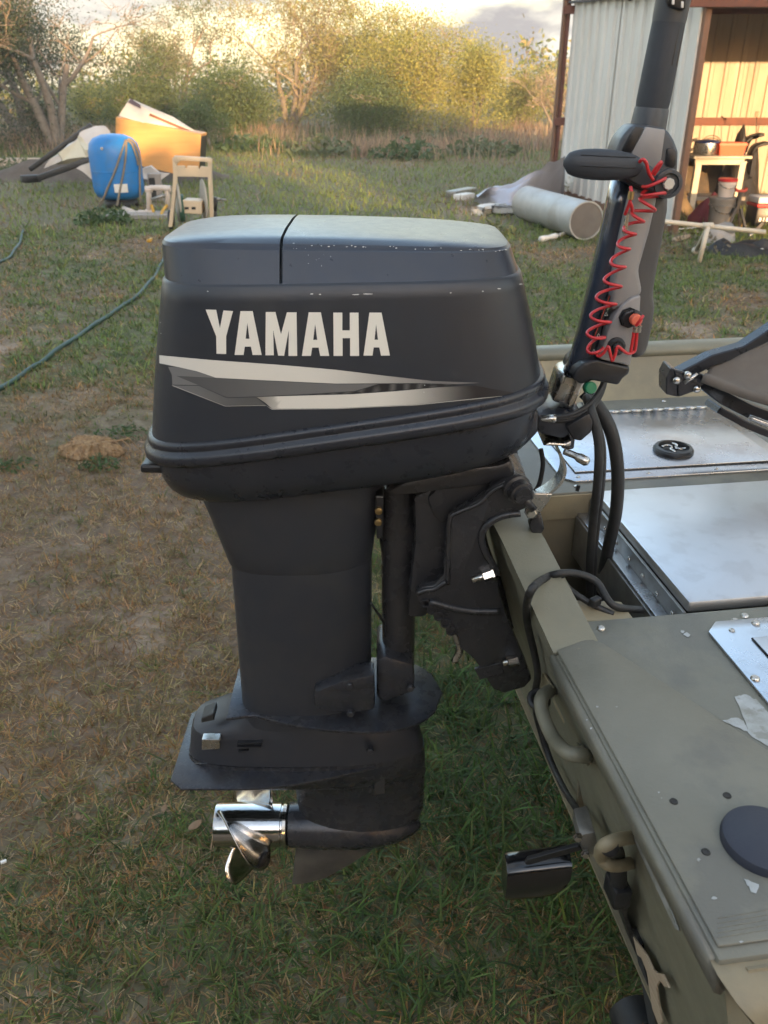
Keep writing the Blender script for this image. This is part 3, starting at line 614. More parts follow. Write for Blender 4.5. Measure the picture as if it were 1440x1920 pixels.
# anti-ventilation plate and splash plate
def flat_plate(bm, outline, z, th):
    add_prism(bm, [Vector((x, y, z)) for x, y in outline], (0, 0, -th), th * .4, 2)
zpl = P(345, 1474, YC - .098).z + .012
xl = P(300, 1440, YC - .06).x; xr = P(745, 1440, YC - .05).x
def plate_outline(xl, xr, hw, nose_l, k=18):
    pts = []
    for i in range(k + 1):
        t = i / k; x = xl + (xr - xl) * t; w = hw * min(1, (t / nose_l) ** .45 if t < nose_l else 1) * (1 - max(0, (t - .35) / .65) ** 1.7 * .62); pts.append((x, w))
    return [(x, YC - w) for x, w in pts] + [(x, YC + w) for x, w in pts[::-1]][:-1]
bm = nbm(); flat_plate(bm, plate_outline(xl, xr, .104, .09)[1:], zpl - .012, .005); obj('ventilation_plate', bm, M['gear'], motor, autosmooth=40)
zs = P(700, 1372, YC - .095).z; xs0 = P(425, 1372, YC - .07).x; xs1 = P(829, 1315, YC).x
pts = []
for i in range(25):
    t = i / 24; x = xs0 + (xs1 - xs0) * t; w = .098 * (max(0, 1 - abs(t * 1.0 - .68) ** 2 / .46) ** .5) if t < .68 else .098 * math.sqrt(max(0, 1 - ((t - .68) / .32) ** 2)); w = max(w, .066 * (1 - t) + .001); pts.append((x, w))
bm = nbm(); flat_plate(bm, [(x, YC - w) for x, w in pts] + [(x, YC + w) for x, w in pts[::-1][1:]], zs + .003, .006); obj('splash_plate', bm, M['gear'], motor, autosmooth=40)
# strut, torpedo, skeg
bm = nbm(); add_loft(bm, leg_loft([(545, 797, 1440, .046), (552, 796, 1465, .036), (556, 795, 1490, .032), (560, 794, 1510, .036), (566, 786, 1530, .038)], 2.4, nose=.3)); obj('gearcase_strut', bm, M['gear'], motor, autosmooth=40)
tc_ = P(540, 1546, YC); xr = P(790, 1530, YC).x; Lt = xr - tc_.x
bm = nbm(); add_lathe(bm, tc_, (1, 0, 0), [(0, .034), (.004, .0405), (.03, .043), (.07, .0450), (Lt * .5, .0450), (Lt * .68, .041), (Lt * .82, .033), (Lt * .93, .020), (Lt * .985, .009), (Lt, .002)], 32); obj('gearcase', bm, M['gear'], motor, autosmooth=40)
bm = nbm(); add_lathe(bm, tc_ + Vector((-.006, 0, 0)), (1, 0, 0), [(0, .036), (.006, .037), (.007, .030)], 28); obj('seal_ring', bm, M['black'], motor)
bm = nbm(); pix_prism(bm, [(560, 1560), (552, 1610), (547, 1660), (572, 1658), (610, 1648), (660, 1620), (705, 1590), (745, 1560), (780, 1535), (700, 1545)], YC - .006, YC + .006, .003); obj('skeg', bm, M['skeg'], motor, autosmooth=40)
bm = nbm(); pix_prism(bm, [(702, 1458), (722, 1456), (722, 1488), (702, 1491)], YC - .047, YC - .02, .001); io = obj('water_inlet', bm, M['darkhole'], motor)
# water pump cover with bolts
bm = nbm(); pix_prism(bm, [(589, 1294), (640, 1276), (700, 1264), (702, 1300), (703, 1330), (690, 1335), (640, 1338), (592, 1330), (588, 1322)], YC - .078, YC - .04, .005); cov = obj('mount_cover', bm, M['gear'], motor, autosmooth=40)
bm = nbm(); pix_prism(bm, [(590, 1298), (660, 1296), (702, 1290), (702, 1266), (640, 1278)], YC - .081, YC - .06, .003); obj('cover_lip', bm, M['gear'], cov, autosmooth=40)
bm = nbm(); pix_prism(bm, [(706, 1238), (722, 1232), (775, 1246), (778, 1280), (772, 1300), (720, 1318), (706, 1310)], YC - .05, YC + .05, .006); lm = obj('lower_mount', bm, M['gear'], motor, autosmooth=40)
for u, v, par in ((656, 1283, cov), (657, 1335, cov), (769, 1288, lm), (695, 1405, gear)):
    bm = nbm(); hexbolt(bm, P(u, v, YC - .079 if par == cov else YC - .052 if par == lm else YC - .064), (0, -1, 0), .006, .007); obj('bolt', bm, M['gear'], par, autosmooth=30)
# propeller
prop = bpy.data.objects.new('propeller', None); link(prop); prop.parent = motor
hubc = P(408, 1555, YC); x1 = P(539, 1550, YC).x; Lh = x1 - hubc.x; hubc.z = tc_.z
bm = nbm(); add_lathe(bm, hubc, (1, 0, 0), [(.01, .034), (.0, .0355), (.0, .0405), (.004, .0412), (Lh * .5, .0415), (Lh * .92, .0405), (Lh * .93, .038), (Lh * .95, .038), (Lh * .96, .0405), (Lh, .039), (Lh, .02)], 40)
hub = obj('hub', bm, M['chrome'], motor, autosmooth=40)
bpy.data.objects.remove(prop)
def blade(phi):
    b = nbm(); G = []; nu, nv = 13, 13; th = .0022
    for i in range(nu):
        r = .036 + (.116 - .036) * i / (nu - 1); q = (r - .036) / .086
        half = math.radians(40) * (1 - .28 * q) * math.sqrt(max(.02, 1 - max(0, (q - .38) / .62) ** 2.4)) * (.78 + .4 * math.sin(min(1, q * 1.6) * 1.57))
        row = []
        for j in range(nv):
            s = -1 + 2 * j / (nv - 1); a = phi + s * half - .42 * q * q
            xx = hubc.x + Lh * .52 + .050 * (s * half) / math.radians(45) - .018 * q
            row.append(Vector((xx, YC + r * math.cos(a), hubc.z + r * math.sin(a))))
        G.append(row)
    V = [[b.verts.new(p) for p in row] for row in G]
    for i in range(nu - 1):
        for j in range(nv - 1): b.faces.new((V[i][j], V[i][j + 1], V[i + 1][j + 1], V[i + 1][j]))
    bmesh.ops.recalc_face_normals(b, faces=b.faces[:]); solid(b, th)
    return b
for ph in (43, 163, 283): obj('propeller_blade', blade(math.radians(ph)), M['chrome'], hub, smooth=True)

# swivel bracket, clamp brackets, mounting
YB0, YB1 = YC - .085, YC + .085
bm = nbm(); add_lathe(bm, P(748, 905, YC), (P(747, 1262, YC) - P(748, 905, YC)), [(0, .030), (.10, .030), (.12, .0275), ((P(747, 1262, YC) - P(748, 905, YC)).length, .0265)], 28); obj('swivel_tube', bm, M['bracket'], motor, autosmooth=40)
bm = nbm(); pix_prism(bm, [(775, 930), (850, 905), (850, 1090), (798, 1160), (764, 1160), (768, 1100), (778, 1010)], YC - .055, YC + .055, .008); obj('swivel_bracket', bm, M['bracket'], motor, autosmooth=40)
bm = nbm(); pix_prism(bm, [(800, 935), (830, 905), (900, 893), (955, 878), (985, 905), (1000, 920), (960, 950), (880, 960), (830, 985), (812, 968)], YC - .06, YC + .06, .006); obj('tilt_yoke', bm, M['bracket'], motor, autosmooth=40)
bm = nbm(); pix_prism(bm, [(940, 872), (958, 862), (968, 888), (955, 905), (900, 912), (760, 930), (720, 925), (760, 905), (880, 878)], YC - .07, YC + .07, .006); obj('mount_arm', bm, M['bracket'], motor, autosmooth=40)
outline = [(838, 1000), (842, 968), (862, 955), (900, 936), (922, 914), (945, 902), (980, 897), (1000, 914), (1002, 936), (985, 955), (960, 965), (935, 968), (908, 985), (899, 1010), (906, 1035), (918, 1052), (930, 1078), (938, 1120), (960, 1180), (985, 1240), (998, 1275), (984, 1290), (945, 1301), (925, 1293), (905, 1262), (890, 1238), (862, 1215), (858, 1195), (830, 1165), (800, 1145), (782, 1128), (779, 1112), (792, 1100), (815, 1098), (832, 1080), (834, 1040)]
for yb in (YB0, YB1 - .018):
    bm = nbm(); pix_prism(bm, outline, YB0, YB0 + .018, .004) if yb == YB0 else add_prism(bm, [P(u, v, YB0) + Vector((0, yb - YB0, 0)) for u, v in outline], (0, .018, 0), .004)
    cb_ = obj('clamp_bracket', bm, M['bracket'], motor, autosmooth=40)
    if yb == YB0: nearb = cb_
# raised ribs on the near clamp
rib([(840, 1095), (841, 1040), (843, 975), (860, 960), (898, 944), (924, 920), (950, 908), (982, 903)], YB0, .0035, 'raised_rib', M['bracket'], nearb)
rib([(975, 962), (940, 968), (912, 986), (903, 1010), (910, 1036), (922, 1055), (933, 1078)], YB0, .0055, 'raised_rib', M['bracket'], nearb)
rib([(784, 1112), (800, 1106), (815, 1104), (836, 1090)], YB0, .004, 'raised_rib', M['bracket'], nearb)
rib([(805, 1128), (850, 1140), (890, 1146), (938, 1146)], YB0, .006, 'raised_rib', M['bracket'], nearb)
for u, v in ((797, 1130), (810, 1142), (823, 1154), (836, 1167), (846, 1181)):
    bm = nbm(); add_lathe(bm, P(u, v, YB0 + .001), (0, -1, 0), [(0, .0085), (.004, .008), (.0042, .0055), (.001, .005)], 16); obj('trim_hole', bm, M['bracket'], nearb, autosmooth=40)
rib([(848, 1178), (858, 1200), (862, 1220), (852, 1240)], YB0 + .01, .006, 'tilt_pin', M['steel'], motor)
bm = nbm(); add_lathe(bm, P(966, 912, YB0 - .004), (.35, -1, -.15), [(0, .020), (.006, .020), (.008, .0165), (.02, .0165), (.021, .013), (.026, .012)], 22); tb = obj('tilt_tube_nut', bm, M['bracket'], motor, autosmooth=40)
bm = nbm(); add_tube(bm, [P(975, 925, YB0 - .02), P(1000, 955, YB0 - .02)], .006, 10); obj('steering_rod', bm, M['bracket'], motor, smooth=True)
for (u, v, uu, vv) in ((917, 1077, 888, 1087), (965, 1238, 945, 1243)):
    a, b = P(u, v, YB0 - .004), P(uu, vv, YB0 - .006); d = (b - a)
    bm = nbm(); add_lathe(bm, a - d * .3, d, [(0, .0105), (.003, .0105), (.003, .0088), (.016, .0088), (.017, .007)], 6); nb_ = obj('mounting_nut', bm, M['chrome'], motor, autosmooth=30)
    bm = nbm(); add_tube(bm, [a, a + d * 1.1], .0048, 10); obj('mounting_bolt', bm, M['steel'], nb_, smooth=True)
for u, v in ((710, 957), (709, 978)):
    bm = nbm(); add_lathe(bm, P(u, v, YC - .055), (0, -1, 0), [(0, .006), (.004, .0055), (.005, .003)], 12); obj('brass_screw', bm, M['brass'], motor, autosmooth=40)
bm = nbm(); pix_prism(bm, [(703, 930), (720, 930), (718, 1010), (706, 1012)], YC - .055, YC - .02, .003); obj('hose_clip', bm, M['black'], motor)
bm = nbm(); pix_prism(bm, [(890, 1255), (940, 1243), (945, 1262), (900, 1275)], YB0 - .002, YB0 + .004, .001); obj('bracket_tab', bm, M['bracket'], nearb)
# steering arm link: flat bent strap to the friction bracket
def strap(path, Y, w, th, name, m, par, wy=None):
    pts = smooth_path([P(u, v, Y) for u, v in path], 6); bm = nbm(); R = []
    for i, p in enumerate(pts):
        d = (pts[min(i + 1, len(pts) - 1)] - pts[max(i - 1, 0)]).normalized(); n = Vector((d.z, 0, -d.x)); s = Vector((0, 1, 0)) * (w / 2)
        R.append([p + s + n * th / 2, p - s + n * th / 2, p - s - n * th / 2, p + s - n * th / 2])
    add_loft(bm, R); return obj(name, bm, m, par, autosmooth=40)
strap([(1046, 842), (1056, 870), (1050, 895), (1030, 915), (1008, 928)], YC - .06, .030, .004, 'steering_link', M['steel'], motor)
bm = nbm(); pix_prism(bm, [(1002, 925), (1036, 926), (1030, 940), (1016, 958), (1004, 972), (990, 972), (984, 958), (992, 944)], YC - .076, YC - .071, .0015); lk = obj('link_end', bm, M['steel'], motor)
bm = nbm(); hexbolt(bm, P(996, 960, YC - .0765), (0, -1, 0), .0075, .008); obj('link_bolt', bm, M['chrome'], motor, autosmooth=30)
bm = nbm(); pix_prism(bm, [(1002, 968), (1014, 962), (1022, 992), (1016, 1004), (1000, 1010), (992, 985)], YC - .07, YC - .05, .004); obj('clamp_handle_boss', bm, M['bracket'], motor, autosmooth=40)
bm = nbm(); pix_prism(bm, [(1018, 836), (1070, 838), (1072, 826), (1060, 832), (1030, 830)], YC - .07, YC + .0, .002); obj('friction_plate', bm, M['steel'], motor)
bm = nbm(); add_tube(bm, smooth_path([P(1058, 846, YC - .07), P(1080, 855, YC - .08), P(1104, 868, YC - .09)], 4), [.005] * 5 + [.007, .007, .007, .004], 8); obj('friction_lever', bm, M['steel'], motor, smooth=True)
bm = nbm(); add_lathe(bm, P(1064, 838, YC - .04), (0, 0, 1), [(0, .009), (.035, .009)], 14); obj('friction_post', bm, M['bracket'], motor)
bm = nbm(); pix_prism(bm, [(1062, 800), (1105, 775), (1112, 790), (1110, 810), (1090, 828), (1075, 825)], YC - .07, YC - .02, .003); obj('tiller_bracket', bm, M['black'], motor, autosmooth=30)
bm = nbm(); pix_prism(bm, [(1000, 775), (1040, 785), (1085, 772), (1100, 782), (1060, 825), (1010, 815)], YC - .06, YC + .04, .006); obj('tiller_mount', bm, M['pan'], motor, autosmooth=30)
M['boltw'] = mat('zinc_bolt', (.62, .60, .55), .45, .5)
# tiller handle ------------------------------------------------------------
def Z3(pts): return [(960 + a / 2.527, b / 2.527) for a, b in pts]
YT = YC - .035
bm = nbm(); pix_prism(bm, Z3([(235, 1775), (330, 1740), (370, 1790), (270, 1925), (190, 1905)]), YT - .004, YT + .05, .005); obj('steering_bracket', bm, M['steel'], motor, autosmooth=40)
bm = nbm(); pix_prism(bm, Z3([(318, 1790), (345, 1800), (290, 1935), (262, 1930)]), YT - .012, YT - .004, .002); obj('bracket_flange', bm, M['steel'], motor)
armL = [(482, 845), (455, 960), (420, 1130), (370, 1350), (320, 1560), (285, 1680), (245, 1775)]
armR = [(560, 880), (545, 1000), (505, 1180), (470, 1330), (430, 1560), (412, 1690), (345, 1770)]
bm = nbm(); R = []
for (a, b) in zip(armL, armR):
    pa, pb = P(*Z3([a])[0], YT), P(*Z3([b])[0], YT); c = (pa + pb) / 2; h = (pb - pa) / 2; ring = []
    for k in range(24):
        t = 2 * math.pi * k / 24; cx, sy = sup(t, 2.6); ring.append(c + h * cx * 1.04 + Vector((0, (.022 * sy + .004), 0)))
    R.append(ring)
add_loft(bm, R); arm = obj('tiller_arm', bm, M['arm'], motor, smooth=True)
bm = nbm(); pix_prism(bm, Z3([(745, 920), (742, 1000), (718, 1140), (690, 1290), (672, 1400), (683, 1460), (668, 1560), (650, 1640), (632, 1688), (570, 1708), (560, 1600), (560, 1300), (640, 930)]), YT - .024, YT + .035, .007, 3); obj('side_panel', bm, M['sidep'], motor, autosmooth=45)
bm = nbm(); pix_prism(bm, Z3([(575, 890), (695, 925), (655, 1100), (602, 1285), (622, 1390), (560, 1440), (470, 1480), (478, 1330), (505, 1180), (545, 1000)]), YT - .033, YT, .006, 3); obj('grey_panel', bm, M['greyp'], motor, autosmooth=45)
bm = nbm(); pix_prism(bm, Z3([(612, 1398), (570, 1408), (520, 1445), (480, 1510), (455, 1570), (414, 1704), (562, 1736), (582, 1600), (606, 1500)]), YT - .038, YT, .003, 3); kp = obj('switch_plate', bm, M['greyp'], motor, autosmooth=45)
bm = nbm(); pix_prism(bm, Z3([(285, 1795), (300, 1760), (340, 1720), (400, 1703), (562, 1738), (556, 1775), (530, 1790), (505, 1828), (440, 1815), (380, 1805), (330, 1825)]), YT - .036, YT + .04, .005, 3); obj('lower_block', bm, M['black'], motor, autosmooth=45)
bm = nbm(); pix_prism(bm, Z3([(572, 592), (640, 592), (735, 610), (770, 660), (792, 720), (788, 800), (770, 880), (742, 945), (690, 945), (600, 910), (520, 850), (488, 760), (492, 715), (520, 650)]), YT - .030, YT + .018, .010, 3); hd = obj('gear_housing', bm, M['head'], motor, autosmooth=45)
bm = nbm(); pix_prism(bm, Z3([(632, 600), (728, 615), (703, 790), (660, 800), (556, 745)]), YT - .032, YT - .025, .0015); obj('housing_badge', bm, M['greyp'], hd, autosmooth=30)
bm = nbm(); pix_prism(bm, Z3([(580, 600), (626, 604), (575, 715), (560, 725), (535, 722), (520, 715)]), YT - .032, YT - .025, .0015); obj('housing_inset', bm, M['black'], hd, autosmooth=30)
bm = nbm(); pix_prism(bm, Z3([(735, 705), (748, 700), (772, 705), (780, 718), (778, 780), (765, 797), (735, 790), (727, 778)]), YT - .032, YT - .025, .002); obj('housing_inset', bm, M['black'], hd, autosmooth=30)
# twist grip
ga, gb = P(*Z3([(662, 515)])[0], YT), P(*Z3([(764, 0)])[0], YT); ax = (gb - ga).normalized(); gl = (gb - ga).length
w_ = 1 / FPX * (ga - CAM).length
bm = nbm(); add_lathe(bm, ga - ax * .032, ax, [(0, .0195), (.001, .0215), (.006, .0213), (.031, .0200), (.033, .0195), (.033, .017)], 32); obj('grip_collar', bm, M['head'], motor, autosmooth=40)
bm = nbm(); add_lathe(bm, ga + ax * .001, ax, [(0, .017), (0, .0188), (.006, .0195), (.05, .0190), (.10, .0182), (gl * .79, .0175), (gl * .795, .0165)], 32); gp = obj('twist_grip', bm, M['grip'], motor, autosmooth=40)
for ang in (205, 232, 268, 300, 335):      # thin grooves along the grip
    q = math.radians(ang); bm = nbm(); aa, bb = frame_of(ax); dv_ = aa * math.cos(q) + bb * math.sin(q)
    add_tube(bm, [ga + ax * (.045 + (gl * .77 - .045) * t) + dv_ * (.0190 - .0013 * t) for t in np.linspace(0, 1, 9)], .0009, 5); obj('grip_groove', bm, M['black'], gp)
bm = nbm(); add_lathe(bm, ga + ax * gl * .80, ax, [(0, .0165), (0, .0185), (.004, .0190), (.10, .0205), (.12, .019), (.125, .01)], 32); ge = obj('grip_end', bm, M['head'], motor, autosmooth=40)
bm = nbm(); pix_prism(bm, [(1256, -40), (1290, -38), (1286, 18), (1278, 20), (1256, 12), (1253, 5)], YT - .023, YT - .008, .003); tt = obj('trim_switch', bm, M['black'], motor, autosmooth=40)
for a, b in ((1263, 3), (1280, 9)):
    bm = nbm(); pix_prism(bm, [(a - 2.5, b - 7), (a + 2.5, b - 6.5), (a + 2, b + 6), (a - 3, b + 5.5)], YT - .0245, YT - .021, .0008); obj('switch_mark', bm, M['white'], tt)
# shift lever
pa, pb = P(*Z3([(244, 772)])[0], YT - .05), P(*Z3([(620, 790)])[0], YT - .05); d = pb - pa; R = []; N_ = 16
bm = nbm()
for i in range(N_ + 1):
    t = i / N_; th = math.acos(1 - 2 * t); rz = .0195 * max(.06, math.sin(th)) ** .62 * (1 - .12 * t); c = pa + d * t + Vector((0, 0, -.006 * (1 - t) * 0))
    R.append([c + Vector((0, .014 * (rz / .0195) * math.cos(q), rz * math.sin(q) * .92)) for q in [2 * math.pi * k / 20 for k in range(20)]])
add_loft(bm, R); lv = obj('shift_lever', bm, M['grip'], motor, smooth=True)
for k, dz in ((0, .010), (1, -.001)):
    bm = nbm(); pts = []
    for i in range(3, N_ - 1):
        t = i / N_; th = math.acos(1 - 2 * t); rz = .0195 * max(.06, math.sin(th)) ** .62 * (1 - .12 * t) * .92; q = math.asin(max(-1, min(1, dz / rz))); c = pa + d * t; pts.append(c + Vector((0, -.014 * (rz / .92 / .0195) * math.cos(q) - .0002, dz)))
    add_tube(bm, pts, .0008, 5); obj('lever_groove', bm, M['black'], lv)
bm = nbm(); pix_prism(bm, Z3([(590, 762), (640, 775), (700, 812), (745, 812), (785, 850), (782, 900), (750, 918), (700, 915), (640, 900), (560, 860), (545, 835), (590, 800)]), YT - .048, YT - .030, .006, 3); ls = obj('lever_stem', bm, M['head'], motor, autosmooth=45)
bm = nbm(); add_lathe(bm, P(*Z3([(737, 870)])[0], YT - .0475), (0, -1, 0), [(0, .0165), (.005, .0160), (.0055, .0120), (.002, .0115), (.002, .001)], 28); obj('pivot_boss', bm, M['head'], motor, autosmooth=30)
bm = nbm(); add_lathe(bm, P(*Z3([(737, 870)])[0], YT - .0475), (0, -1, 0), [(0, .007), (.0055, .007), (.007, .0058)], 8); obj('pivot_bolt', bm, M['boltw'], motor, autosmooth=30)
bm = nbm(); pix_prism(bm, Z3([(690, 915), (752, 912), (735, 940), (700, 945)]), YT - .038, YT - .02, .003); obj('lever_stop', bm, M['black'], motor)
# kill switch, stop button, green plug
c = P(*Z3([(552, 1503)])[0], YT - .0375)
bm = nbm(); add_lathe(bm, c, (0, -1, 0), [(0, .0130), (.003, .0130), (.003, .0112), (.010, .0112), (.011, .0095)], 8); ks = obj('kill_switch_body', bm, M['black'], motor, autosmooth=30)
bm = nbm(); add_lathe(bm, c + Vector((.004, -.013, .001)), (.12, -1, 0), [(0, .0072), (.008, .0072), (.009, .0062)], 20); obj('kill_switch_button', bm, M['orange'], motor, autosmooth=30)
bm = nbm(); add_lathe(bm, P(*Z3([(492, 1640)])[0], YT - .0375), (0, -1, 0), [(0, .0120), (.004, .0115), (.006, .0090), (.006, .0062), (.010, .0062), (.011, .0045)], 24); obj('stop_button', bm, M['rubber'], motor, autosmooth=30)
bm = nbm(); add_lathe(bm, P(*Z3([(362, 1835)])[0], YT - .03), Vector((.1, -1, .25)), [(0, .0082), (.010, .0082), (.012, .007)], 14); obj('green_plug', bm, M['green'], motor, autosmooth=30)
# warning label down the arm
bm = nbm(); pix_prism(bm, Z3([(455, 1400), (470, 1402), (385, 1672), (362, 1668)]), YT - .0245, YT - .018, .0004); obj('arm_label', bm, M['black'], arm)
bm = nbm(); pix_prism(bm, Z3([(462, 1400), (465, 1400), (365, 1672), (361, 1672)]), YT - .0252, YT - .0243); obj('label_line', bm, mat('label_red', (.45, .06, .04), .5), arm)
for a, b in ((446, 1490), (410, 1590), (388, 1665)):
    bm = nbm(); pc = [P(*Z3([(a + 9 * math.cos(q), b + 10 * math.sin(q))])[0], YT - .0395) for q in (-1.57, .52, 2.62)]; add_tube(bm, pc, .0005, 4, closed=True); obj('warning_mark', bm, M['white'], arm)
# cables from the tiller into the boat and shift cables into the cowl
def cable(name, path, r, m, par, k=6, n=10):
    bm = nbm(); add_tube(bm, smooth_path(path, k), r, n); return obj(name, bm, m, par, smooth=True)
cable('control_cable', [P(1100, 745, YT + .01), P(1108, 770, YT - .02), P(1122, 830, YT - .03), P(1121, 900, YT - .03), P(1112, 980, YT), P(1106, 1060, YT + .02), P(1106, 1120, YT + .05)], .0065, M['rubber'], motor)
cable('control_cable', [P(1105, 745, YT + .01), P(1110, 768, YT - .01), P(1128, 830, YT - .024), P(1128, 900, YT - .024), P(1119, 980, YT + .006), P(1112, 1060, YT + .026), P(1112, 1120, YT + .06)], .0055, M['rubber'], motor)
cable('battery_cable', [P(1095, 735, YT + .03), P(1120, 762, YT + .02), P(1146, 810, YT + .01), P(1158, 880, YT + .01), P(1155, 960, YT + .02), P(1140, 1030, YT + .05), P(1125, 1110, YT + .10), P(1120, 1150, YT + .15)], .0095, M['rubber'], motor)
for dz in (0, 7, 13):
    cable('shift_cable', [P(1010, 782 + dz * .5, YT - .02), P(1060, 780 + dz * .6, YT - .024), P(1100, 762 + dz, YT - .02), P(1125, 730 + dz, YT), P(1135, 705 + dz * .6, YT + .01)], .0035, M['rubber'], motor)
cable('primer_hose', [P(1014, 842, YT + .02), P(1018, 870, YT + .02), P(1012, 905, YT + .02), P(1004, 920, YT + .02)], .0035, M['rubber'], motor)
bm = nbm(); add_lathe(bm, P(1014, 786, YC - .085), (1, -.1, .08), [(0, .002), (.012, .0055), (.018, .0055), (.02, .004)], 12); obj('cable_end', bm, M['steel'], motor, autosmooth=40)
cable('tell_tale_hose', [P(695, 1130, YC - .03), P(715, 1160, YC - .02), P(722, 1172, YC)], .002, M['rubber'], motor)
cable('ground_wire', [P(1082, 920, YC), P(1085, 910, YC)], .003, M['rubber'], motor)

# ------------------------------------------------------------------ kill switch lanyard, hung on the tiller
lan = empty('kill_switch_lanyard', P(1150, 660, YT - .05), 'red coiled safety lanyard wound down the raised tiller handle', 'lanyard')
YL = YT - .058
cen = [(1225, 338), (1226, 355), (1222, 372), (1206, 395), (1190, 416), (1178, 440), (1168, 465), (1158, 495), (1150, 525), (1139, 555), (1130, 585), (1122, 615), (1116, 640), (1117, 660)]
pp = smooth_path([P(u, v, YL + .006) for u, v in cen], 20); coil = []; turns = 11.5; m = len(pp)
for i, p in enumerate(pp):
    t = i / (m - 1); d = (pp[min(i + 1, m - 1)] - pp[max(i - 1, 0)]).normalized(); s = Vector((d.z, 0, -d.x)); a = 2 * math.pi * turns * t
    amp = .0105 + .003 * math.sin(t * 9 + 1); coil.append(p + s * math.cos(a) * amp + Vector((0, -1, 0)) * (math.sin(a) * .0105) + d * math.cos(a) * .004)
bm = nbm(); add_tube(bm, coil, .0020, 7); obj('coil', bm, M['redcord'], lan, smooth=True)
def cord(name, pts, Y=YL, r=.0020): return cable(name, [P(u, v, Y + dy) for u, v, dy in pts], r, M['redcord'], lan)
cord('upper_loop', [(1225, 338, 0), (1216, 322, -.004), (1212, 306, -.006), (1205, 299, -.006), (1199, 304, -.002)])
cord('upper_loop', [(1222, 326, -.002), (1232, 312, -.006), (1239, 304, -.006), (1238, 310, -.002), (1226, 328, .002)])
cord('lower_loop', [(1117, 660, 0), (1122, 668, -.004), (1132, 662, -.008), (1140, 650, -.01), (1144, 662, -.012), (1148, 676, -.01), (1154, 664, -.012), (1158, 650, -.014), (1168, 657, -.01), (1178, 663, -.006), (1190, 658, -.004), (1193, 640, -.006), (1195, 615, -.008)])
cord('clip_cord', [(1182, 662, -.004), (1186, 640, -.006), (1190, 615, -.008), (1195, 608, -.01), (1202, 598, -.012), (1206, 592, -.01)])
cord('hook_cord', [(1182, 350, .004), (1184, 362, 0), (1181, 378, 0), (1176, 392, .004), (1172, 402, .008)])
cord('hook_cord', [(1181, 378, 0), (1185, 390, .002), (1184, 400, .006)])
for u, v in ((1190, 619), (1197, 619)):
    bm = nbm(); add_lathe(bm, P(u, v + 4, YL - .008), (0.05, 0, 1), [(0, .0030), (.009, .0030)], 10); obj('crimp', bm, M['steel'], lan)
bm = nbm(); add_lathe(bm, P(1182, 374, YL), (0.02, 0, 1), [(0, .0036), (.009, .0036)], 10); obj('crimp', bm, M['brass'], lan)
bm = nbm(); pix_prism(bm, [(1176, 395), (1181, 395), (1177, 432), (1172, 440), (1168, 438), (1171, 420)], YL + .01, YL + .016, .001); obj('hook', bm, M['steel'], lan)
bm = nbm(); pix_prism(bm, [(1190, 583), (1203, 586), (1207, 592), (1204, 603), (1192, 605), (1186, 596)], YT - .052, YT - .044, .002); obj('switch_clip', bm, M['black'], lan, autosmooth=40)

# ------------------------------------------------------------------ boat
TH = math.radians(8); BF = Vector((math.cos(TH), math.sin(TH), 0)); BS = Vector((-math.sin(TH), math.cos(TH), 0)); BO = Vector((.21, .83, 0)); ZD = .98
def B(f, s, z): return BO + BF * f + BS * s + Vector((0, 0, z))
RAKE = .27
def BT(s, z, out=0.0): return B((ZD - z) * RAKE - out, s, z)             # a point on the raked transom face
boat = empty('jon_boat', B(.2, .25, .5), 'olive drab aluminium jon boat with bare metal hatches', 'boat')
def slab(name, fs, z, th, m, par, bevel=.0, smooth=30):
    bm = nbm(); add_prism(bm, [B(f, s, z) for f, s in fs], (0, 0, -th), bevel); return obj(name, bm, m, par, autosmooth=smooth)
FW = 3.2
near_deck = slab('near_deck', [(0, -.41), (FW, -.41), (FW, .058), (.205, .058), (.055, .058), (.055, -.005), (0, -.005)], ZD, .012, M['olive'], boat, .003)
slab('far_deck', [(.0, .430), (FW, .430), (FW, .87), (.0, .87)], ZD, .012, M['olive'], boat, .003)
# hull skin
bm = nbm(); sec = [(-.418, ZD - .004), (-.425, ZD - .02), (-.418, ZD - .05), (-.40, ZD - .06), (-.36, .56), (-.30, .50), (.80, .50), (.86, .56), (.90, ZD - .05), (.99, ZD + .06)]
r0 = [B((ZD - z) * RAKE + (.02 if z > .9 else .0), s, z) for s, z in sec]; r1 = [B(FW, s, z) for s, z in sec]
R0 = [bm.verts.new(p) for p in r0]; R1 = [bm.verts.new(p) for p in r1]
for k in range(len(sec) - 1): bm.faces.new((R0[k], R0[k + 1], R1[k + 1], R1[k]))
solid(bm, .004)
obj('hull_side', bm, M['tan'], boat, autosmooth=25)
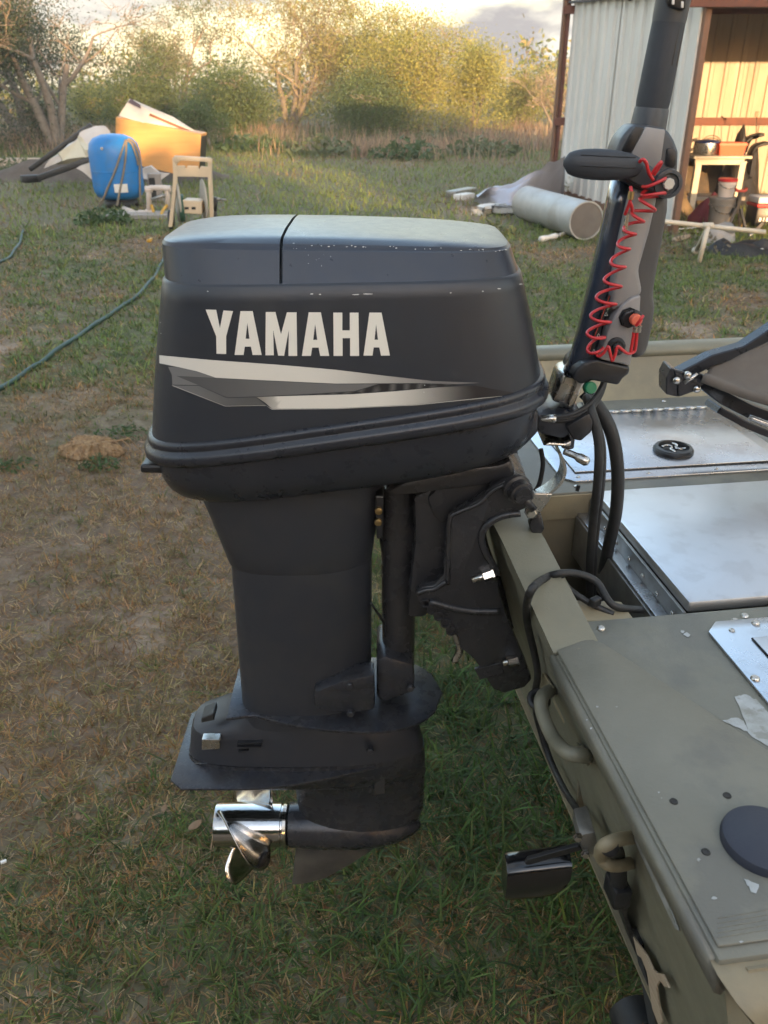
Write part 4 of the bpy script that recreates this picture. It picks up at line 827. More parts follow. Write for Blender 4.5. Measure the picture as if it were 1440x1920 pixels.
# transom: outer skin, with a flanged cap over it that rises a little towards the motor
def ztop(s): return ZD + .050 * max(0, min(1, (s + .0) / .22)) if s < .4 else ZD + .050 * max(0, min(1, (.64 - s) / .22))
bm = nbm(); S_ = [-.40, -.2, -.02, .0, .06, .12, .2, .3, .4, .5, .6, .66, .9]
ring_o, ring_i = [], []
G = []
for s in S_:
    zt = ztop(s) - .003; k = RAKE
    o_, i_ = .006, .045
    G.append([BT(s, zt, -o_), BT(s, zt, -i_), BT(s, .53, -i_), BT(s, .53, -o_), BT(s, .70, -o_ + .0), BT(s, .86, -o_)])
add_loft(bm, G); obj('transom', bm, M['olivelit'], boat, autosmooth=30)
bm = nbm(); G = []
for s in [-.002, .06, .12, .2, .3, .4, .5, .6, .66]:
    zt = ztop(s); G.append([BT(s, zt, .002), BT(s, zt, .002) + BF * .062, BT(s, zt, .002) + BF * .062 + Vector((0, 0, -.05)), BT(s, zt, .002) + BF * .059 + Vector((0, 0, -.05)), BT(s, zt - .004, .002) + BF * .058, BT(s, zt - .004, -.003), BT(s, zt - .045, -.003), BT(s, zt - .045, .002)])
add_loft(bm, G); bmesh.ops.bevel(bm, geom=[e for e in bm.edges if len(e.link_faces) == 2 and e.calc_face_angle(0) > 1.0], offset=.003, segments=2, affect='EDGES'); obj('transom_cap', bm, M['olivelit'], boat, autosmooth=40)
# flange of the near deck turned down over the transom with a soft ridge, and gusset pressed into the deck
bm = nbm(); G = []
for s in [-.405, -.3, -.2, -.1, -.004]: G.append([BT(s, ZD - .001, .006), BT(s, ZD - .009, .010), BT(s, ZD - .05, .006), BT(s, ZD - .055, .0), BT(s, ZD - .05, -.004), BT(s, ZD - .006, -.006)])
add_loft(bm, G); obj('deck_flange', bm, M['olive'], boat, smooth=True)
gp_ = [PZ(u, v, ZD) for u, v in ((1044, 1223), (1096, 1203), (1112, 1203), (1132, 1211), (1180, 1242), (1250, 1288), (1345, 1350), (1440, 1412), (1560, 1490))]
gp_ += [B(.30, -.40, ZD), B(.004, -.40, ZD), B(.004, -.2, ZD)]
bm = nbm(); add_prism(bm, [p + Vector((0, 0, .0035)) for p in gp_], (0, 0, -.003), .0014, 2); near_plate = obj('corner_plate', bm, M['olive'], boat, autosmooth=50)
bm = nbm(); add_tube(bm, [B(.004, -.004, ZD + .001), B(.03, -.003, ZD + .002), B(.058, -.002, ZD + .001)], .0018, 6); obj('weld_seam', bm, M['olivelit'], boat, smooth=True)
bm = nbm(); G = []
for f, k in ((.004, 1.0), (.03, 1.0), (.6, 1.0), (FW, 1.0)):
    G.append([B(f + (.05 - (z - .915)) * (.9 if f < .01 else 0), s, z) for s, z in ((-.404, .974), (-.418, .974), (-.436, .965), (-.447, .948), (-.442, .926), (-.41, .915))])
add_loft(bm, G); obj('gunwale_rail', bm, M['tan'], boat, autosmooth=50)
# far gunwale: inner wall, rolled rail
bm = nbm(); G = []
for f in (-.01, .6, FW): G.append([B(f, .87, ZD - .01), B(f, .875, ZD - .01), B(f, .965, ZD + .075), B(f, .960, ZD + .078)])
add_loft(bm, G); obj('gunwale_wall', bm, M['tan'], boat)
bm = nbm(); G = []
for f in (-.02, .6, FW): G.append([B(f, .952, ZD + .070), B(f, .950, ZD + .084), B(f, .962, ZD + .094), B(f, .995, ZD + .094), B(f, 1.008, ZD + .084), B(f, 1.006, ZD + .060), B(f, .985, ZD + .066)])
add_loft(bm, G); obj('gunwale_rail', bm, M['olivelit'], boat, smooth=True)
# motor well
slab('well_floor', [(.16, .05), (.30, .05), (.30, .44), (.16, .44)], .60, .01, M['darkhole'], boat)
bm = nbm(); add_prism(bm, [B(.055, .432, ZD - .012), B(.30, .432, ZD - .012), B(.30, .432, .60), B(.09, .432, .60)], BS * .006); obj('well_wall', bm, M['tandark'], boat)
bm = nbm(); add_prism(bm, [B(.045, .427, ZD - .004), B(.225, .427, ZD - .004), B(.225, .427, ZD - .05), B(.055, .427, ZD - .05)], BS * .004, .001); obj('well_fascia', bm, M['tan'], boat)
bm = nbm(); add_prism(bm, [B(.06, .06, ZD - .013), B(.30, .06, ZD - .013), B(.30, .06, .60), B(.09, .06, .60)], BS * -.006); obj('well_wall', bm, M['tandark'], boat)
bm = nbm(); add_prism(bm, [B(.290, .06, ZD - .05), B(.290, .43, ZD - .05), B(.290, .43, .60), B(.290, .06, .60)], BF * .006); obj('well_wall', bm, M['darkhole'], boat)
bm = nbm(); add_prism(bm, [B(.052, .064, ZD - .002), B(.052, .064, .80), B(.09, .064, .82), B(.13, .064, ZD - .04), B(.135, .064, ZD - .012)][::-1], BS * .05, .003); obj('knee_brace', bm, M['tan'], boat)
# middle hatch on rails
bm = nbm(); add_prism(bm, [B(.206, .075, ZD - .012), B(.206, .425, ZD - .012), B(.206, .425, ZD - .055), B(.206, .075, ZD - .055)], BF * .005, .001); rl = obj('hatch_channel', bm, M['alurail'], boat)
bm = nbm(); add_prism(bm, [B(.186, .075, ZD - .038), B(.206, .075, ZD - .038), B(.206, .425, ZD - .038), B(.186, .425, ZD - .038)], (0, 0, -.006), .001); obj('hatch_ledge', bm, M['alu2'], boat)
bm = nbm(); add_prism(bm, [B(.184, .075, ZD - .044), B(.184, .425, ZD - .044), B(.184, .425, ZD - .12), B(.184, .075, ZD - .12)], BF * .004, .001); obj('hatch_channel', bm, M['alurail'], boat)
for i, s in enumerate((.10, .15, .20, .25, .30, .35, .40)):
    bm = nbm(); add_lathe(bm, B(.206, s, ZD - .03), -BF, [(0, .004), (.002, .0035), (.003, .001)], 10); obj('rivet', bm, M['steel'], rl, smooth=True)
slab('middle_lid', [(.212, .075), (.92, .075), (.92, .424), (.212, .424)], ZD + .004, .018, M['alu'], boat, .004)
slab('lid_frame', [(.92, .06), (FW, .06), (FW, .43), (.92, .43)], ZD - .002, .012, M['olive'], boat)
# far hatch with hinge and latch
def hatch(f0, f1, s0, s1, border, name_label=None, hinge=None):
    fr = slab('hatch_frame', [(f0 + .02, s0), (f1 - .02, s0), (f1, s0 + .02), (f1, s1 - .02), (f1 - .02, s1), (f0 + .02, s1), (f0, s1 - .02), (f0, s0 + .02)], ZD + .0045, .004, M['alu2'], boat, .0012)
    ld = slab('hatch_lid', [(f0 + border, s0 + border), (f1 - border, s0 + border), (f1 - border, s1 - border), (f0 + border, s1 - border)], ZD + .0085, .0035, M['alu2'], boat, .001)
    bm = nbm(); 
    cs = [(f0 + border, s0 + border), (f1 - border, s0 + border), (f1 - border, s1 - border), (f0 + border, s1 - border)]
    add_tube(bm, [B(f, s, ZD + .0062) for f, s in cs], .0016, 6, closed=True); obj('seam_gap', bm, M['black'], fr)
    for f in np.linspace(f0 + .03, f1 - .03, 4):
        for s in (s0 + border * .5, s1 - border * .5):
            bm = nbm(); add_lathe(bm, B(float(f), s, ZD + .0045), (0, 0, 1), [(0, .004), (.0015, .0035), (.002, .001)], 10); obj('rivet', bm, M['steel'], fr, smooth=True)
    if hinge:
        s = s1 - border
        n = 16; L = (f1 - f0 - 2 * border) / n
        for i in range(n):
            bm = nbm(); add_tube(bm, [B(f0 + border + L * i + .0012, s, ZD + .0105), B(f0 + border + L * (i + 1) - .0012, s, ZD + .0105)], .0036, 8); obj('hinge_knuckle', bm, M['steel'], ld, smooth=True)
    return fr, ld
fr, ld = hatch(.172, .622, .464, .80, .030, hinge=True)
lt = bpy.data.objects
c = B(.415, .556, ZD + .0085); bm = nbm(); add_lathe(bm, c, (0, 0, 1), [(0, .037), (.006, .037), (.010, .034), (.011, .028), (.004, .026), (.004, .001)], 36); la = obj('hatch_latch', bm, M['black'], boat, autosmooth=35)
for k in range(4):
    a = k * math.pi / 2 + .5; bm = nbm(); pts = [c + Vector((math.cos(a) * .004, math.sin(a) * .004, .008)), c + Vector((math.cos(a + .3) * .013, math.sin(a + .3) * .013, .009)), c + Vector((math.cos(a + .9) * .021, math.sin(a + .9) * .021, .008))]
    add_tube(bm, smooth_path(pts, 4), .0026, 6); obj('latch_spoke', bm, M['chrome'], la, smooth=True)
hatch(.205, .70, -.36, .028, .045)
# fittings on the near deck
c = PZ(1431, 1588, ZD); bm = nbm(); add_lathe(bm, (c.x, c.y, ZD + .0036), (0, 0, 1), [(0, .0385), (.004, .039), (.009, .0375), (.011, .034), (.0115, .001)], 40); obj('pedestal_cap', bm, M['capblue'], boat, autosmooth=40)
for u, v, m_ in ((1128, 1172, 'steel'), (1398, 1149, 'steel'), (1417, 1167, 'steel'), (1416, 1271, 'steel'), (1380, 1158, 'steel')):
    c = PZ(u, v, ZD + .006); bm = nbm(); add_lathe(bm, (c.x, c.y, ZD + (.0045 if u > 1405 else .0)), (0, 0, 1), [(0, .0055), (.002, .0052), (.0035, .0035), (.0036, .001)], 12); obj('deck_screw', bm, M[m_], boat, autosmooth=40)
for u, v in ((1262, 1508), (1362, 1497), (1322, 1603)):
    c = PZ(u, v, ZD); bm = nbm(); add_lathe(bm, (c.x, c.y, ZD + .0037), (0, 0, 1), [(0, .0042), (.0012, .0036), (.0013, .0024), (.0008, .0022), (.0008, .0005)], 14); obj('screw_hole', bm, M['darkhole'], boat)
# worn bare-metal patches: thin irregular flakes on the paint
def patch(name, pix, z, m, par, rough=1.0, seed=1, k=5):
    rr = random.Random(seed); bm = nbm(); pts = []
    n = len(pix)
    for i in range(n):
        a, b = pix[i], pix[(i + 1) % n]
        for j in range(k):
            t = j / k; pts.append(PZ(a[0] + (b[0] - a[0]) * t + rr.uniform(-rough, rough) * 4, a[1] + (b[1] - a[1]) * t + rr.uniform(-rough, rough) * 4, z))
    f = bm.faces.new([bm.verts.new(p) for p in pts]); bmesh.ops.triangulate(bm, faces=[f]); return obj(name, bm, m, par)
patch('bare_patch', [(1378, 1306), (1398, 1302), (1418, 1312), (1440, 1335), (1480, 1400), (1480, 1426), (1440, 1400), (1404, 1376), (1396, 1350)], ZD + .0008, M['scuff'], near_deck, .35, 3, 5)
patch('bare_patch', [(1354, 1350), (1378, 1345), (1396, 1352), (1402, 1372), (1376, 1360)], ZD + .0008, M['scuff'], near_deck, .35, 5, 4)
patch('bare_patch', [(1396, 1650), (1420, 1656), (1424, 1668), (1412, 1676), (1402, 1664)], ZD + .0043, M['scuff'], near_deck, .8, 4, 3)
for (u, v, a) in ((1280, 1184, 5), (1288, 1190, 8), (1120, 1325, 3), (1108, 1365, 3), (1100, 1350, 2), (1235, 1485, 3), (1240, 1496, 2), (1156, 1325, 2), (1340, 1684, 6), (1390, 1766, 4), (1310, 1612, 5)):
    patch('bare_patch', [(u - a, v), (u, v - a * .6), (u + a, v), (u, v + a * .6)], ZD + .0042 if v > 1200 else ZD + .0008, M['scuff'], near_deck, .3, int(u), 2)
for k in range(5):
    a, b = PZ(1345, 1722 + k * 9, ZD + .0038), PZ(1470, 1700 + k * 9.5, ZD + .0038); bm = nbm(); add_tube(bm, [a, b], .0005, 5); obj('tread_ridge', bm, M['olive'], near_deck)
for a, b, w in ((1185, 1575, 2), (1200, 1610, 3), (1240, 1650, 3.5), (1262, 1700, 4)):
    pass
tn = (BS.cross(Vector((0, 0, -1)) + BF * RAKE)).normalized(); tp = BT(0, ZD, 0)
def PT(u, v, out=0.0): return PP(u, v, BT(0, ZD, out), tn)
bm = nbm(); add_prism(bm, [PT(1186, 1566, -.0045), PT(1192, 1570, -.0045), PT(1240, 1655, -.0045), PT(1274, 1744, -.0045), PT(1268, 1742, -.0045), PT(1225, 1650, -.0045)], -BF * .001); obj('scrape', bm, M['scuff'], boat)
# grab bar and tie-down eye on the transom
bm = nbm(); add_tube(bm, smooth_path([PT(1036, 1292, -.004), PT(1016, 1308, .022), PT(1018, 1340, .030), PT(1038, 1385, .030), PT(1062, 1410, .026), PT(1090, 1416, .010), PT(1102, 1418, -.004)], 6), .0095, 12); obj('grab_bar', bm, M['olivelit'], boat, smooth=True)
bm = nbm(); add_prism(bm, [PT(1085, 1392, -.003), PT(1094, 1396, -.003), PT(1112, 1430, -.003), PT(1105, 1436, -.003), PT(1092, 1420, -.003)], -BF * .004, .001); obj('bar_foot', bm, M['olivelit'], boat)
bm = nbm(); add_tube(bm, smooth_path([PT(1184, 1570, -.004), PT(1160, 1574, .016), PT(1133, 1586, .034), PT(1126, 1604, .036), PT(1140, 1620, .030), PT(1164, 1622, .014), PT(1182, 1618, -.004)], 6), .0075, 12); eye = obj('tie_down_eye', bm, M['tan'], boat, smooth=True)
bm = nbm(); add_prism(bm, [B(.03, -.02, 0) + Vector((0, 0, z)) for z in ()] or [PT(1000, 1290, -.003), PT(1022, 1262, -.003), PT(1040, 1290, -.003), PT(1024, 1306, -.003)], -BF * .003, .001); obj('patch_plate', bm, M['tan'], boat)
# bow-ward cleat bracket on the far rail
bm = nbm(); a, b = B(.02, .99, ZD + .098), B(.20, .99, ZD + .098)
add_tube(bm, [a, b], .006, 8); add_box(bm, a.lerp(b, .35) + Vector((0, 0, -.004)), (.02, .02, .014)); add_box(bm, a.lerp(b, .7) + Vector((0, 0, -.004)), (.02, .02, .014)); obj('rail_cleat', bm, M['black'], boat, autosmooth=40)
for f, s in ((.19, .45), (.56, .45), (.30, .845), (.53, .845)):
    bm = nbm(); add_lathe(bm, B(f, s, ZD), (0, 0, 1), [(0, .006), (.002, .0055), (.0035, .002)], 12); obj('deck_screw', bm, M['steel'], boat, smooth=True)
bm = nbm(); hexbolt(bm, B(.105, .082, ZD - .02), (-.1, -.6, .8), .006, .006); obj('deck_bolt', bm, M['steel'], boat)

# ------------------------------------------------------------------ things on and at the boat
seat = empty('folding_seat', P(1345, 770, 1.45), 'folded boat seat with black frame and brown fabric on the far deck', 'seat')
YS = 1.36
def bar3(name, pts, w, h, m, par):
    bm = nbm(); R = []; pts = [Vector(p) for p in pts]
    for i, p in enumerate(pts):
        d = (pts[min(i + 1, len(pts) - 1)] - pts[max(i - 1, 0)]).normalized(); s = Vector((-.15, 1, 0)).normalized() * w / 2; n = d.cross(s).normalized() * h / 2
        R.append([p + s + n, p - s + n, p - s - n, p + s - n])
    add_loft(bm, R); bmesh.ops.bevel(bm, geom=bm.edges[:], offset=.002, segments=1, affect='EDGES'); return obj(name, bm, m, par, autosmooth=30)
bar3('back_frame', [P(1264, 706, YS), P(1330, 672, YS), P(1390, 655, YS + .01), P(1440, 622, YS + .02), P(1520, 565, YS + .04)], .026, .020, M['seatframe'], seat)
bar3('seat_rail', [P(1312, 712, YS + .02), P(1350, 742, YS), P(1400, 768, YS - .01), P(1440, 782, YS - .02), P(1540, 812, YS - .03)], .03, .022, M['seatframe'], seat)
bm = nbm(); pix_prism(bm, [(1262, 692), (1282, 697), (1290, 700), (1318, 702), (1322, 720), (1300, 735), (1272, 745), (1270, 720)], YS - .022, YS - .014, .002); obj('hinge_plate', bm, M['seatframe'], seat)
bm = nbm(); pix_prism(bm, [(1249, 708), (1258, 690), (1268, 693), (1272, 745), (1249, 740)], YS - .02, YS + .024, .002); obj('hinge_cap', bm, M['seatframe'], seat)
for u, v, m_ in ((1289, 703, 'steel'), (1306, 729, 'chrome'), (1268, 713, 'steel')):
    bm = nbm(); add_lathe(bm, P(u, v, YS - .024), (-.1, -1, .1), [(0, .007), (.005, .006), (.006, .002)], 12); obj('pivot_bolt', bm, M[m_], seat, smooth=True)
cable('lock_rod', [P(1283, 718, YS - .024), P(1308, 701, YS - .024)], .0035, M['steel'], seat, 2)
# fabric panel slung between the rails, with a rolled hem at its lower edge
bm = nbm(); G = []; nn = 9
topE = smooth_path([P(1330, 690, YS - .004), P(1390, 664, YS), P(1440, 640, YS + .01), P(1520, 590, YS + .03)], 4)
botE = smooth_path([P(1318, 708, YS - .03), P(1390, 735, YS - .06), P(1440, 750, YS - .08), P(1540, 780, YS - .11)], 4)
vsx = []
for a, b in zip(topE, botE): vsx.append([bm.verts.new(a.lerp(b, t / nn) + Vector((0, 0, -.006 * math.sin(math.pi * t / nn)))) for t in range(nn + 1)])
for i in range(len(vsx) - 1):
    for j in range(nn): bm.faces.new((vsx[i][j], vsx[i + 1][j], vsx[i + 1][j + 1], vsx[i][j + 1]))
solid(bm, .004); obj('fabric_panel', bm, M['fabric'], seat, smooth=True)
bm = nbm(); add_tube(bm, botE, .009, 12); obj('fabric_hem', bm, M['fabric'], seat, smooth=True)
cable('seam_piping', [P(1325, 692, YS - .006), P(1390, 667, YS - .004), P(1440, 643, YS + .004), P(1520, 595, YS + .02)], .0022, M['fabric'], seat, 4, 6)
cable('seat_slide', [P(1404, 782, YS - .04), P(1440, 795, YS - .05), P(1500, 815, YS - .06)], .005, M['steel'], seat, 3)
bar3('seat_base', [P(1335, 760, YS + .06), P(1390, 790, YS + .05), P(1440, 810, YS + .04), P(1540, 840, YS + .03)], .05, .012, M['seatframe'], seat)

tr = empty('sonar_transducer', PT(1040, 1640, .05), 'black plastic sonar transducer bracketed to the lower transom', 'transducer')
def PO(u, v, out): return PT(u, v, out)
def YTR(o): return PT(1100, 1590, o).y
YR = PT(1095, 1590, .03).y
bm = nbm(); R = []
for i, (ul, vt_, vb) in enumerate([(944, 1614, 1668), (950, 1611, 1672), (975, 1608, 1671), (1010, 1604, 1668), (1040, 1600, 1662), (1056, 1598, 1650), (1064, 1598, 1634)]):
    a, b = P(ul, vt_, YR), P(ul + 3, vb, YR); c = (a + b) / 2; hz = (a.z - b.z) / 2; ring = []
    for k in range(16):
        cx, sy = sup(2 * math.pi * k / 16, 3.5); ring.append(c + Vector((0, .021 * cx, hz * sy)))
    R.append(ring)
add_loft(bm, R); obj('sensor_body', bm, mat('glossy_black', (.006, .006, .007), .16, 0, coat=.5), tr, autosmooth=45)
bm = nbm(); pix_prism(bm, [(984, 1620), (990, 1612), (1040, 1598), (1085, 1586), (1092, 1594), (1050, 1606), (990, 1623)], YR - .026, YR - .020, .001); obj('bracket_arm', bm, M['black'], tr)
bm = nbm(); pix_prism(bm, [(1088, 1566), (1115, 1560), (1120, 1578), (1117, 1604), (1098, 1602), (1086, 1588)], YR - .022, YR + .022, .002); obj('mount_bracket', bm, M['alurail'], tr, autosmooth=30)
for u, v in ((1097, 1599), (1083, 1568)):
    bm = nbm(); hexbolt(bm, P(u, v, YR - .024), (0, -1, 0), .005, .006); obj('bracket_bolt', bm, M['chrome'], tr)

cb2 = empty('transducer_cable', PT(1005, 1300, .01), 'black cable looped over the transom cap and down to the sonar transducer', 'cable')
zc_ = ztop(.1)
path = [B(.16, .10, ZD - .02), PZ(1150, 1135, ZD + .0), PZ(1120, 1092, ZD + .02), PZ(1085, 1076, ZD + .03), PZ(1050, 1075, zc_ + .012), PZ(1022, 1084, zc_ + .008), PT(997, 1105, .012), PT(987, 1140, .010), PT(990, 1175, .008), PT(1002, 1225, .006), PT(1008, 1265, .008), PT(1003, 1306, .014), PT(1008, 1350, .012), PT(1030, 1420, .010), PT(1058, 1480, .010), PT(1090, 1530, .012), P(1108, 1565, YR)]
cable('cable_run', path, .0052, M['rubber'], cb2, 6)
cable('cable_branch', [PZ(1052, 1082, zc_ + .004), PZ(1068, 1105, ZD + .012), PZ(1105, 1130, ZD - .0), PZ(1150, 1152, ZD - .01)], .0045, M['rubber'], cb2, 6)
bm = nbm(); c = PT(1010, 1312, .026); add_tube(bm, [c + Vector((.012 * math.cos(t), .004 * math.sin(t) * 0 + .012 * math.sin(t), .005 * math.sin(t))) for t in np.linspace(0, 6.28, 14)[:-1]], .0042, 8, closed=True); obj('cable_tie', bm, M['rubber'], cb2, smooth=True)
bm = nbm(); add_box(bm, PZ(1116, 1128, ZD + .006), (.016, .010, .012), rotm('Z', 35), .002); obj('cable_clip', bm, M['black'], cb2)

st = empty('tie_down_strap', PT(1160, 1680, .02), 'black webbing tie-down strap hooked through the transom eye', 'strap')
cable('hook', [PT(1142, 1588, .03), PT(1152, 1594, .016), PT(1158, 1615, .012), PT(1160, 1640, .014), PT(1160, 1662, .016)], .010, M['rubber'], st, 6)
bm = nbm(); pts = [PT(1158, 1655, .016), PT(1162, 1690, .012), PT(1172, 1725, .004), PT(1188, 1770, -.01), PT(1210, 1830, -.02), PT(1228, 1900, -.03), PT(1240, 1960, -.04)]; R = []
for i, p in enumerate(smooth_path(pts, 4)): R.append([p + BS * .018 + BF * .003, p - BS * .018 + BF * .003, p - BS * .018 - BF * .003, p + BS * .018 - BF * .003])
add_loft(bm, R); obj('webbing', bm, M['rubber'], st)
bm = nbm(); add_box(bm, PT(1158, 1668, .018), (.022, .034, .03), rotm('Z', 8), .004); obj('buckle', bm, M['black'], st, autosmooth=40)

# trailer under the hull
tl = empty('boat_trailer', B(.15, -.2, 0), 'dark boat trailer mostly hidden below the hull', 'trailer')
tdark = mat('trailer_black', (.02, .021, .024), .5, .2, (.05, .045, .04), 14, .5, .2, 120)
carpet = mat('bunk_carpet', (.022, .022, .024), .95, 0, (.04, .038, .036), 60, .6, .6, 300)
wood_ = mat('bare_wood', (.46, .36, .26), .8, 0, (.33, .24, .16), 14, .6, .3, 60, stretch=(1, 1, 6))
a, b = PT(1180, 1740, -.05), PT(1262, 1960, -.08)
bm = nbm(); bx0 = B(.10, -.33, .44); add_box(bm, B(1.45, -.30, .455), (1.75, .09, .045), rotm('Z', 8), .006); bk = obj('bunk_board', bm, carpet, tl, autosmooth=40)
bm = nbm(); add_box(bm, B(1.45, .75, .455), (1.75, .09, .045), rotm('Z', 8), .006); obj('bunk_board', bm, carpet, tl, autosmooth=40)
bm = nbm(); add_box(bm, B(1.0, .2, .36), (.07, 1.3, .07), rotm('Z', 8), .006); obj('cross_member', bm, tdark, tl, autosmooth=40)
bm = nbm(); add_box(bm, B(1.9, -.36, .36), (2.6, .06, .08), rotm('Z', 8), .006); obj('frame_rail', bm, tdark, tl, autosmooth=40)
bm = nbm(); add_box(bm, B(1.9, .80, .36), (2.6, .06, .08), rotm('Z', 8), .006); obj('frame_rail', bm, tdark, tl, autosmooth=40)
# upright bunk guide wrapped in torn carpet
q0, q1 = PT(1192, 1755, .0), PT(1236, 1990, -.02)
bm = nbm(); R = []
for t in np.linspace(0, 1, 8):
    p = q0.lerp(q1, float(t)); w = .012 + .016 * t; R.append([p + BS * w + BF * .03, p - BS * w + BF * .03, p - BS * w, p + BS * w])
add_loft(bm, R); obj('guide_post', bm, carpet, tl)
bm = nbm(); pts = [(1190, 1756), (1202, 1772), (1215, 1790), (1228, 1818), (1236, 1824), (1246, 1826), (1258, 1852), (1250, 1850), (1240, 1838), (1234, 1850), (1238, 1880), (1245, 1915), (1238, 1922), (1226, 1890), (1220, 1850), (1216, 1822), (1206, 1796), (1198, 1790)]
add_prism(bm, [PT(u, v, .003) for u, v in pts], -BF * .0025, .0005); obj('torn_strip', bm, wood_, tl)
bm = nbm(); c = PT(1192, 1915, .0); add_lathe(bm, c + BS * -.03, BS, [(0, .03), (.005, .038), (.05, .038), (.055, .03)], 24); obj('keel_roller', bm, M['rubber'], tl, autosmooth=40)
ty = B(1.15, -.62, .30); bm = nbm(); add_lathe(bm, ty - BS * .09, BS, [(0, .17), (.02, .27), (.05, .30), (.13, .30), (.16, .27), (.18, .17)], 36); obj('tyre', bm, M['rubber'], tl, autosmooth=40)
bm = nbm(); add_prism(bm, [B(.62, -.52, .50), B(.72, -.52, .66), B(.95, -.52, .70), B(1.4, -.52, .68), B(1.6, -.52, .5), B(1.58, -.52, .49), B(1.38, -.52, .665), B(.95, -.52, .685), B(.735, -.52, .645), B(.635, -.52, .49)], BS * -.2, .0); obj('fender', bm, tdark, tl)
bm = nbm(); add_box(bm, B(1.15, .2, .30), (.05, 1.6, .05), rotm('Z', 8)); obj('axle', bm, tdark, tl)
for s in (-.33, .75):
    for f in (1.0, 1.9):
        bm = nbm(); add_box(bm, B(f, s, .41), (.05, .05, .06), rotm('Z', 8)); obj('bunk_support', bm, tdark, tl)
# ------------------------------------------------------------------ shed
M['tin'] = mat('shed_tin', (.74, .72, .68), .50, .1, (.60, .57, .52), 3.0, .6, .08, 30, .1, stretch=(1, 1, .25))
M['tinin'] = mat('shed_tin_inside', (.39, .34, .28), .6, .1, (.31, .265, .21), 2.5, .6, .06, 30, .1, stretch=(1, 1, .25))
M['rust'] = mat('red_iron', (.17, .062, .042), .7, .1, (.10, .045, .035), 10, .6, .2, 60)
M['rustwood'] = mat('weathered_wood', (.22, .12, .075), .85, 0, (.15, .08, .05), 8, .6, .3, 60, stretch=(1, 1, .3))
M['roofu'] = mat('roof_underside', (.10, .10, .11), .8, .1, (.07, .07, .075), 3, .5)
shed = empty('open_shed', (3.2, 12.5, 0), 'open-fronted corrugated metal shed with rusty red posts', 'shed')
SW0, SW1 = Vector((2.87, 14.6, 0)), Vector((3.47, 10.5, 0)); WDIR = (SW1 - SW0).normalized(); WN = Vector((-WDIR.y, WDIR.x, 0)) * -1
if WN.x > 0: WN = -WN
def corrugated(a, dirv, nrm, x0, x1, z0, z1, pitch, depth, th=.0015):
    """a ribbed sheet: raised trapezoid ribs on a flat pan"""
    bm = nbm(); prof = []; x = x0
    while x < x1 - 1e-6:
        for dx, h in ((0, 0), (.36, 0), (.44, 1), (.64, 1), (.72, 0)):
            q = x + dx * pitch
            if q <= x1: prof.append((q, h * depth))
        x += pitch
    prof.append((x1, 0)); lo, hi = [], []
    for q, h in prof:
        p = a + dirv * q + nrm * h; lo.append(bm.verts.new(p + Vector((0, 0, z0)))); hi.append(bm.verts.new(p + Vector((0, 0, z1))))
    for k in range(len(prof) - 1): bm.faces.new((lo[k], lo[k + 1], hi[k + 1], hi[k]))
    solid(bm, th); return bm
Lw = (SW1 - SW0).length; k = 0; x = 0
while x < Lw - .05:
    x2 = min(Lw, x + .92); obj('wall_sheet', corrugated(SW0 + WN * (.012 * (k % 2)), WDIR, WN, x, x2 + .03, .10, 3.0, .30, .032), M['tin'], shed); x = x2; k += 1
YBK = 14.6
for k in range(7):
    x0 = k * .92
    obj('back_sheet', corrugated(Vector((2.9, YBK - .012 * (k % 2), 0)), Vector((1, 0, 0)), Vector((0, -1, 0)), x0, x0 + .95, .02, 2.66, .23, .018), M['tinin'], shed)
def post(name, x, y, w, d, h, m, rz=0, z0=0): 
    bm = nbm(); add_box(bm, (x, y, z0 + h / 2), (w, d, h), rotm('Z', rz), .006); return obj(name, bm, m, shed, autosmooth=30)
rz = math.degrees(math.atan2(WDIR.y, WDIR.x)) + 90
p0 = SW0 + WN * .07 - WDIR * .06; post('corner_post', p0.x, p0.y, .05, .10, 3.1, M['rust'], rz)
bm = nbm(); pa = p0 + WN * .05 - WDIR * .03; add_box(bm, (pa.x, pa.y, 1.5), (.035, .10, 3.0), rotm('Z', rz), .004); obj('corner_trim', bm, M['rustwood'], shed)
p1 = SW1 + WDIR * .05; post('front_post', p1.x + .02, p1.y, .07, .09, 2.45, M['rustwood'], rz)
post('front_post', 8.6, 10.4, .10, .12, 2.45, M['rust'])
for z in (1.10, 2.62):
    bm = nbm(); add_box(bm, (6.0, YBK - .06, z), (6.6, .05, .11), None, .004); obj('wall_girt', bm, M['rust'], shed)
bm = nbm(); add_box(bm, (SW0.x * .5 + SW1.x * .5, (SW0.y + SW1.y) / 2, .06), (.06, Lw, .10), rotm('Z', rz), .004); obj('sill_board', bm, M['rustwood'], shed)
bm = nbm(); add_box(bm, (6.1, 10.35, 2.42), (6.0, .06, .14), None, .004); obj('front_beam', bm, M['rust'], shed)
bm = nbm(); q = (SW0 + SW1) / 2 + WN * .10; add_box(bm, (q.x, q.y, 2.99), (.05, Lw + .5, .14), rotm('Z', rz), .004); obj('eave_trim', bm, M['rust'], shed)
bm = nbm(); add_prism(bm, [Vector((2.75, 14.8, 2.72)), Vector((3.35, 10.25, 2.50)), Vector((9.2, 10.25, 2.50)), Vector((9.2, 14.8, 2.72))], (0, 0, .03)); obj('roof_sheet', bm, M['roofu'], shed)
for y in (11.4, 12.5, 13.6):
    bm = nbm(); add_box(bm, (6.2, y, 2.62), (6.1, .05, .09)); obj('purlin', bm, M['roofu'], shed)
bm = nbm(); add_box(bm, (9.15, 12.5, 1.3), (.02, 4.4, 2.7)); obj('end_wall', bm, M['tinin'], shed)
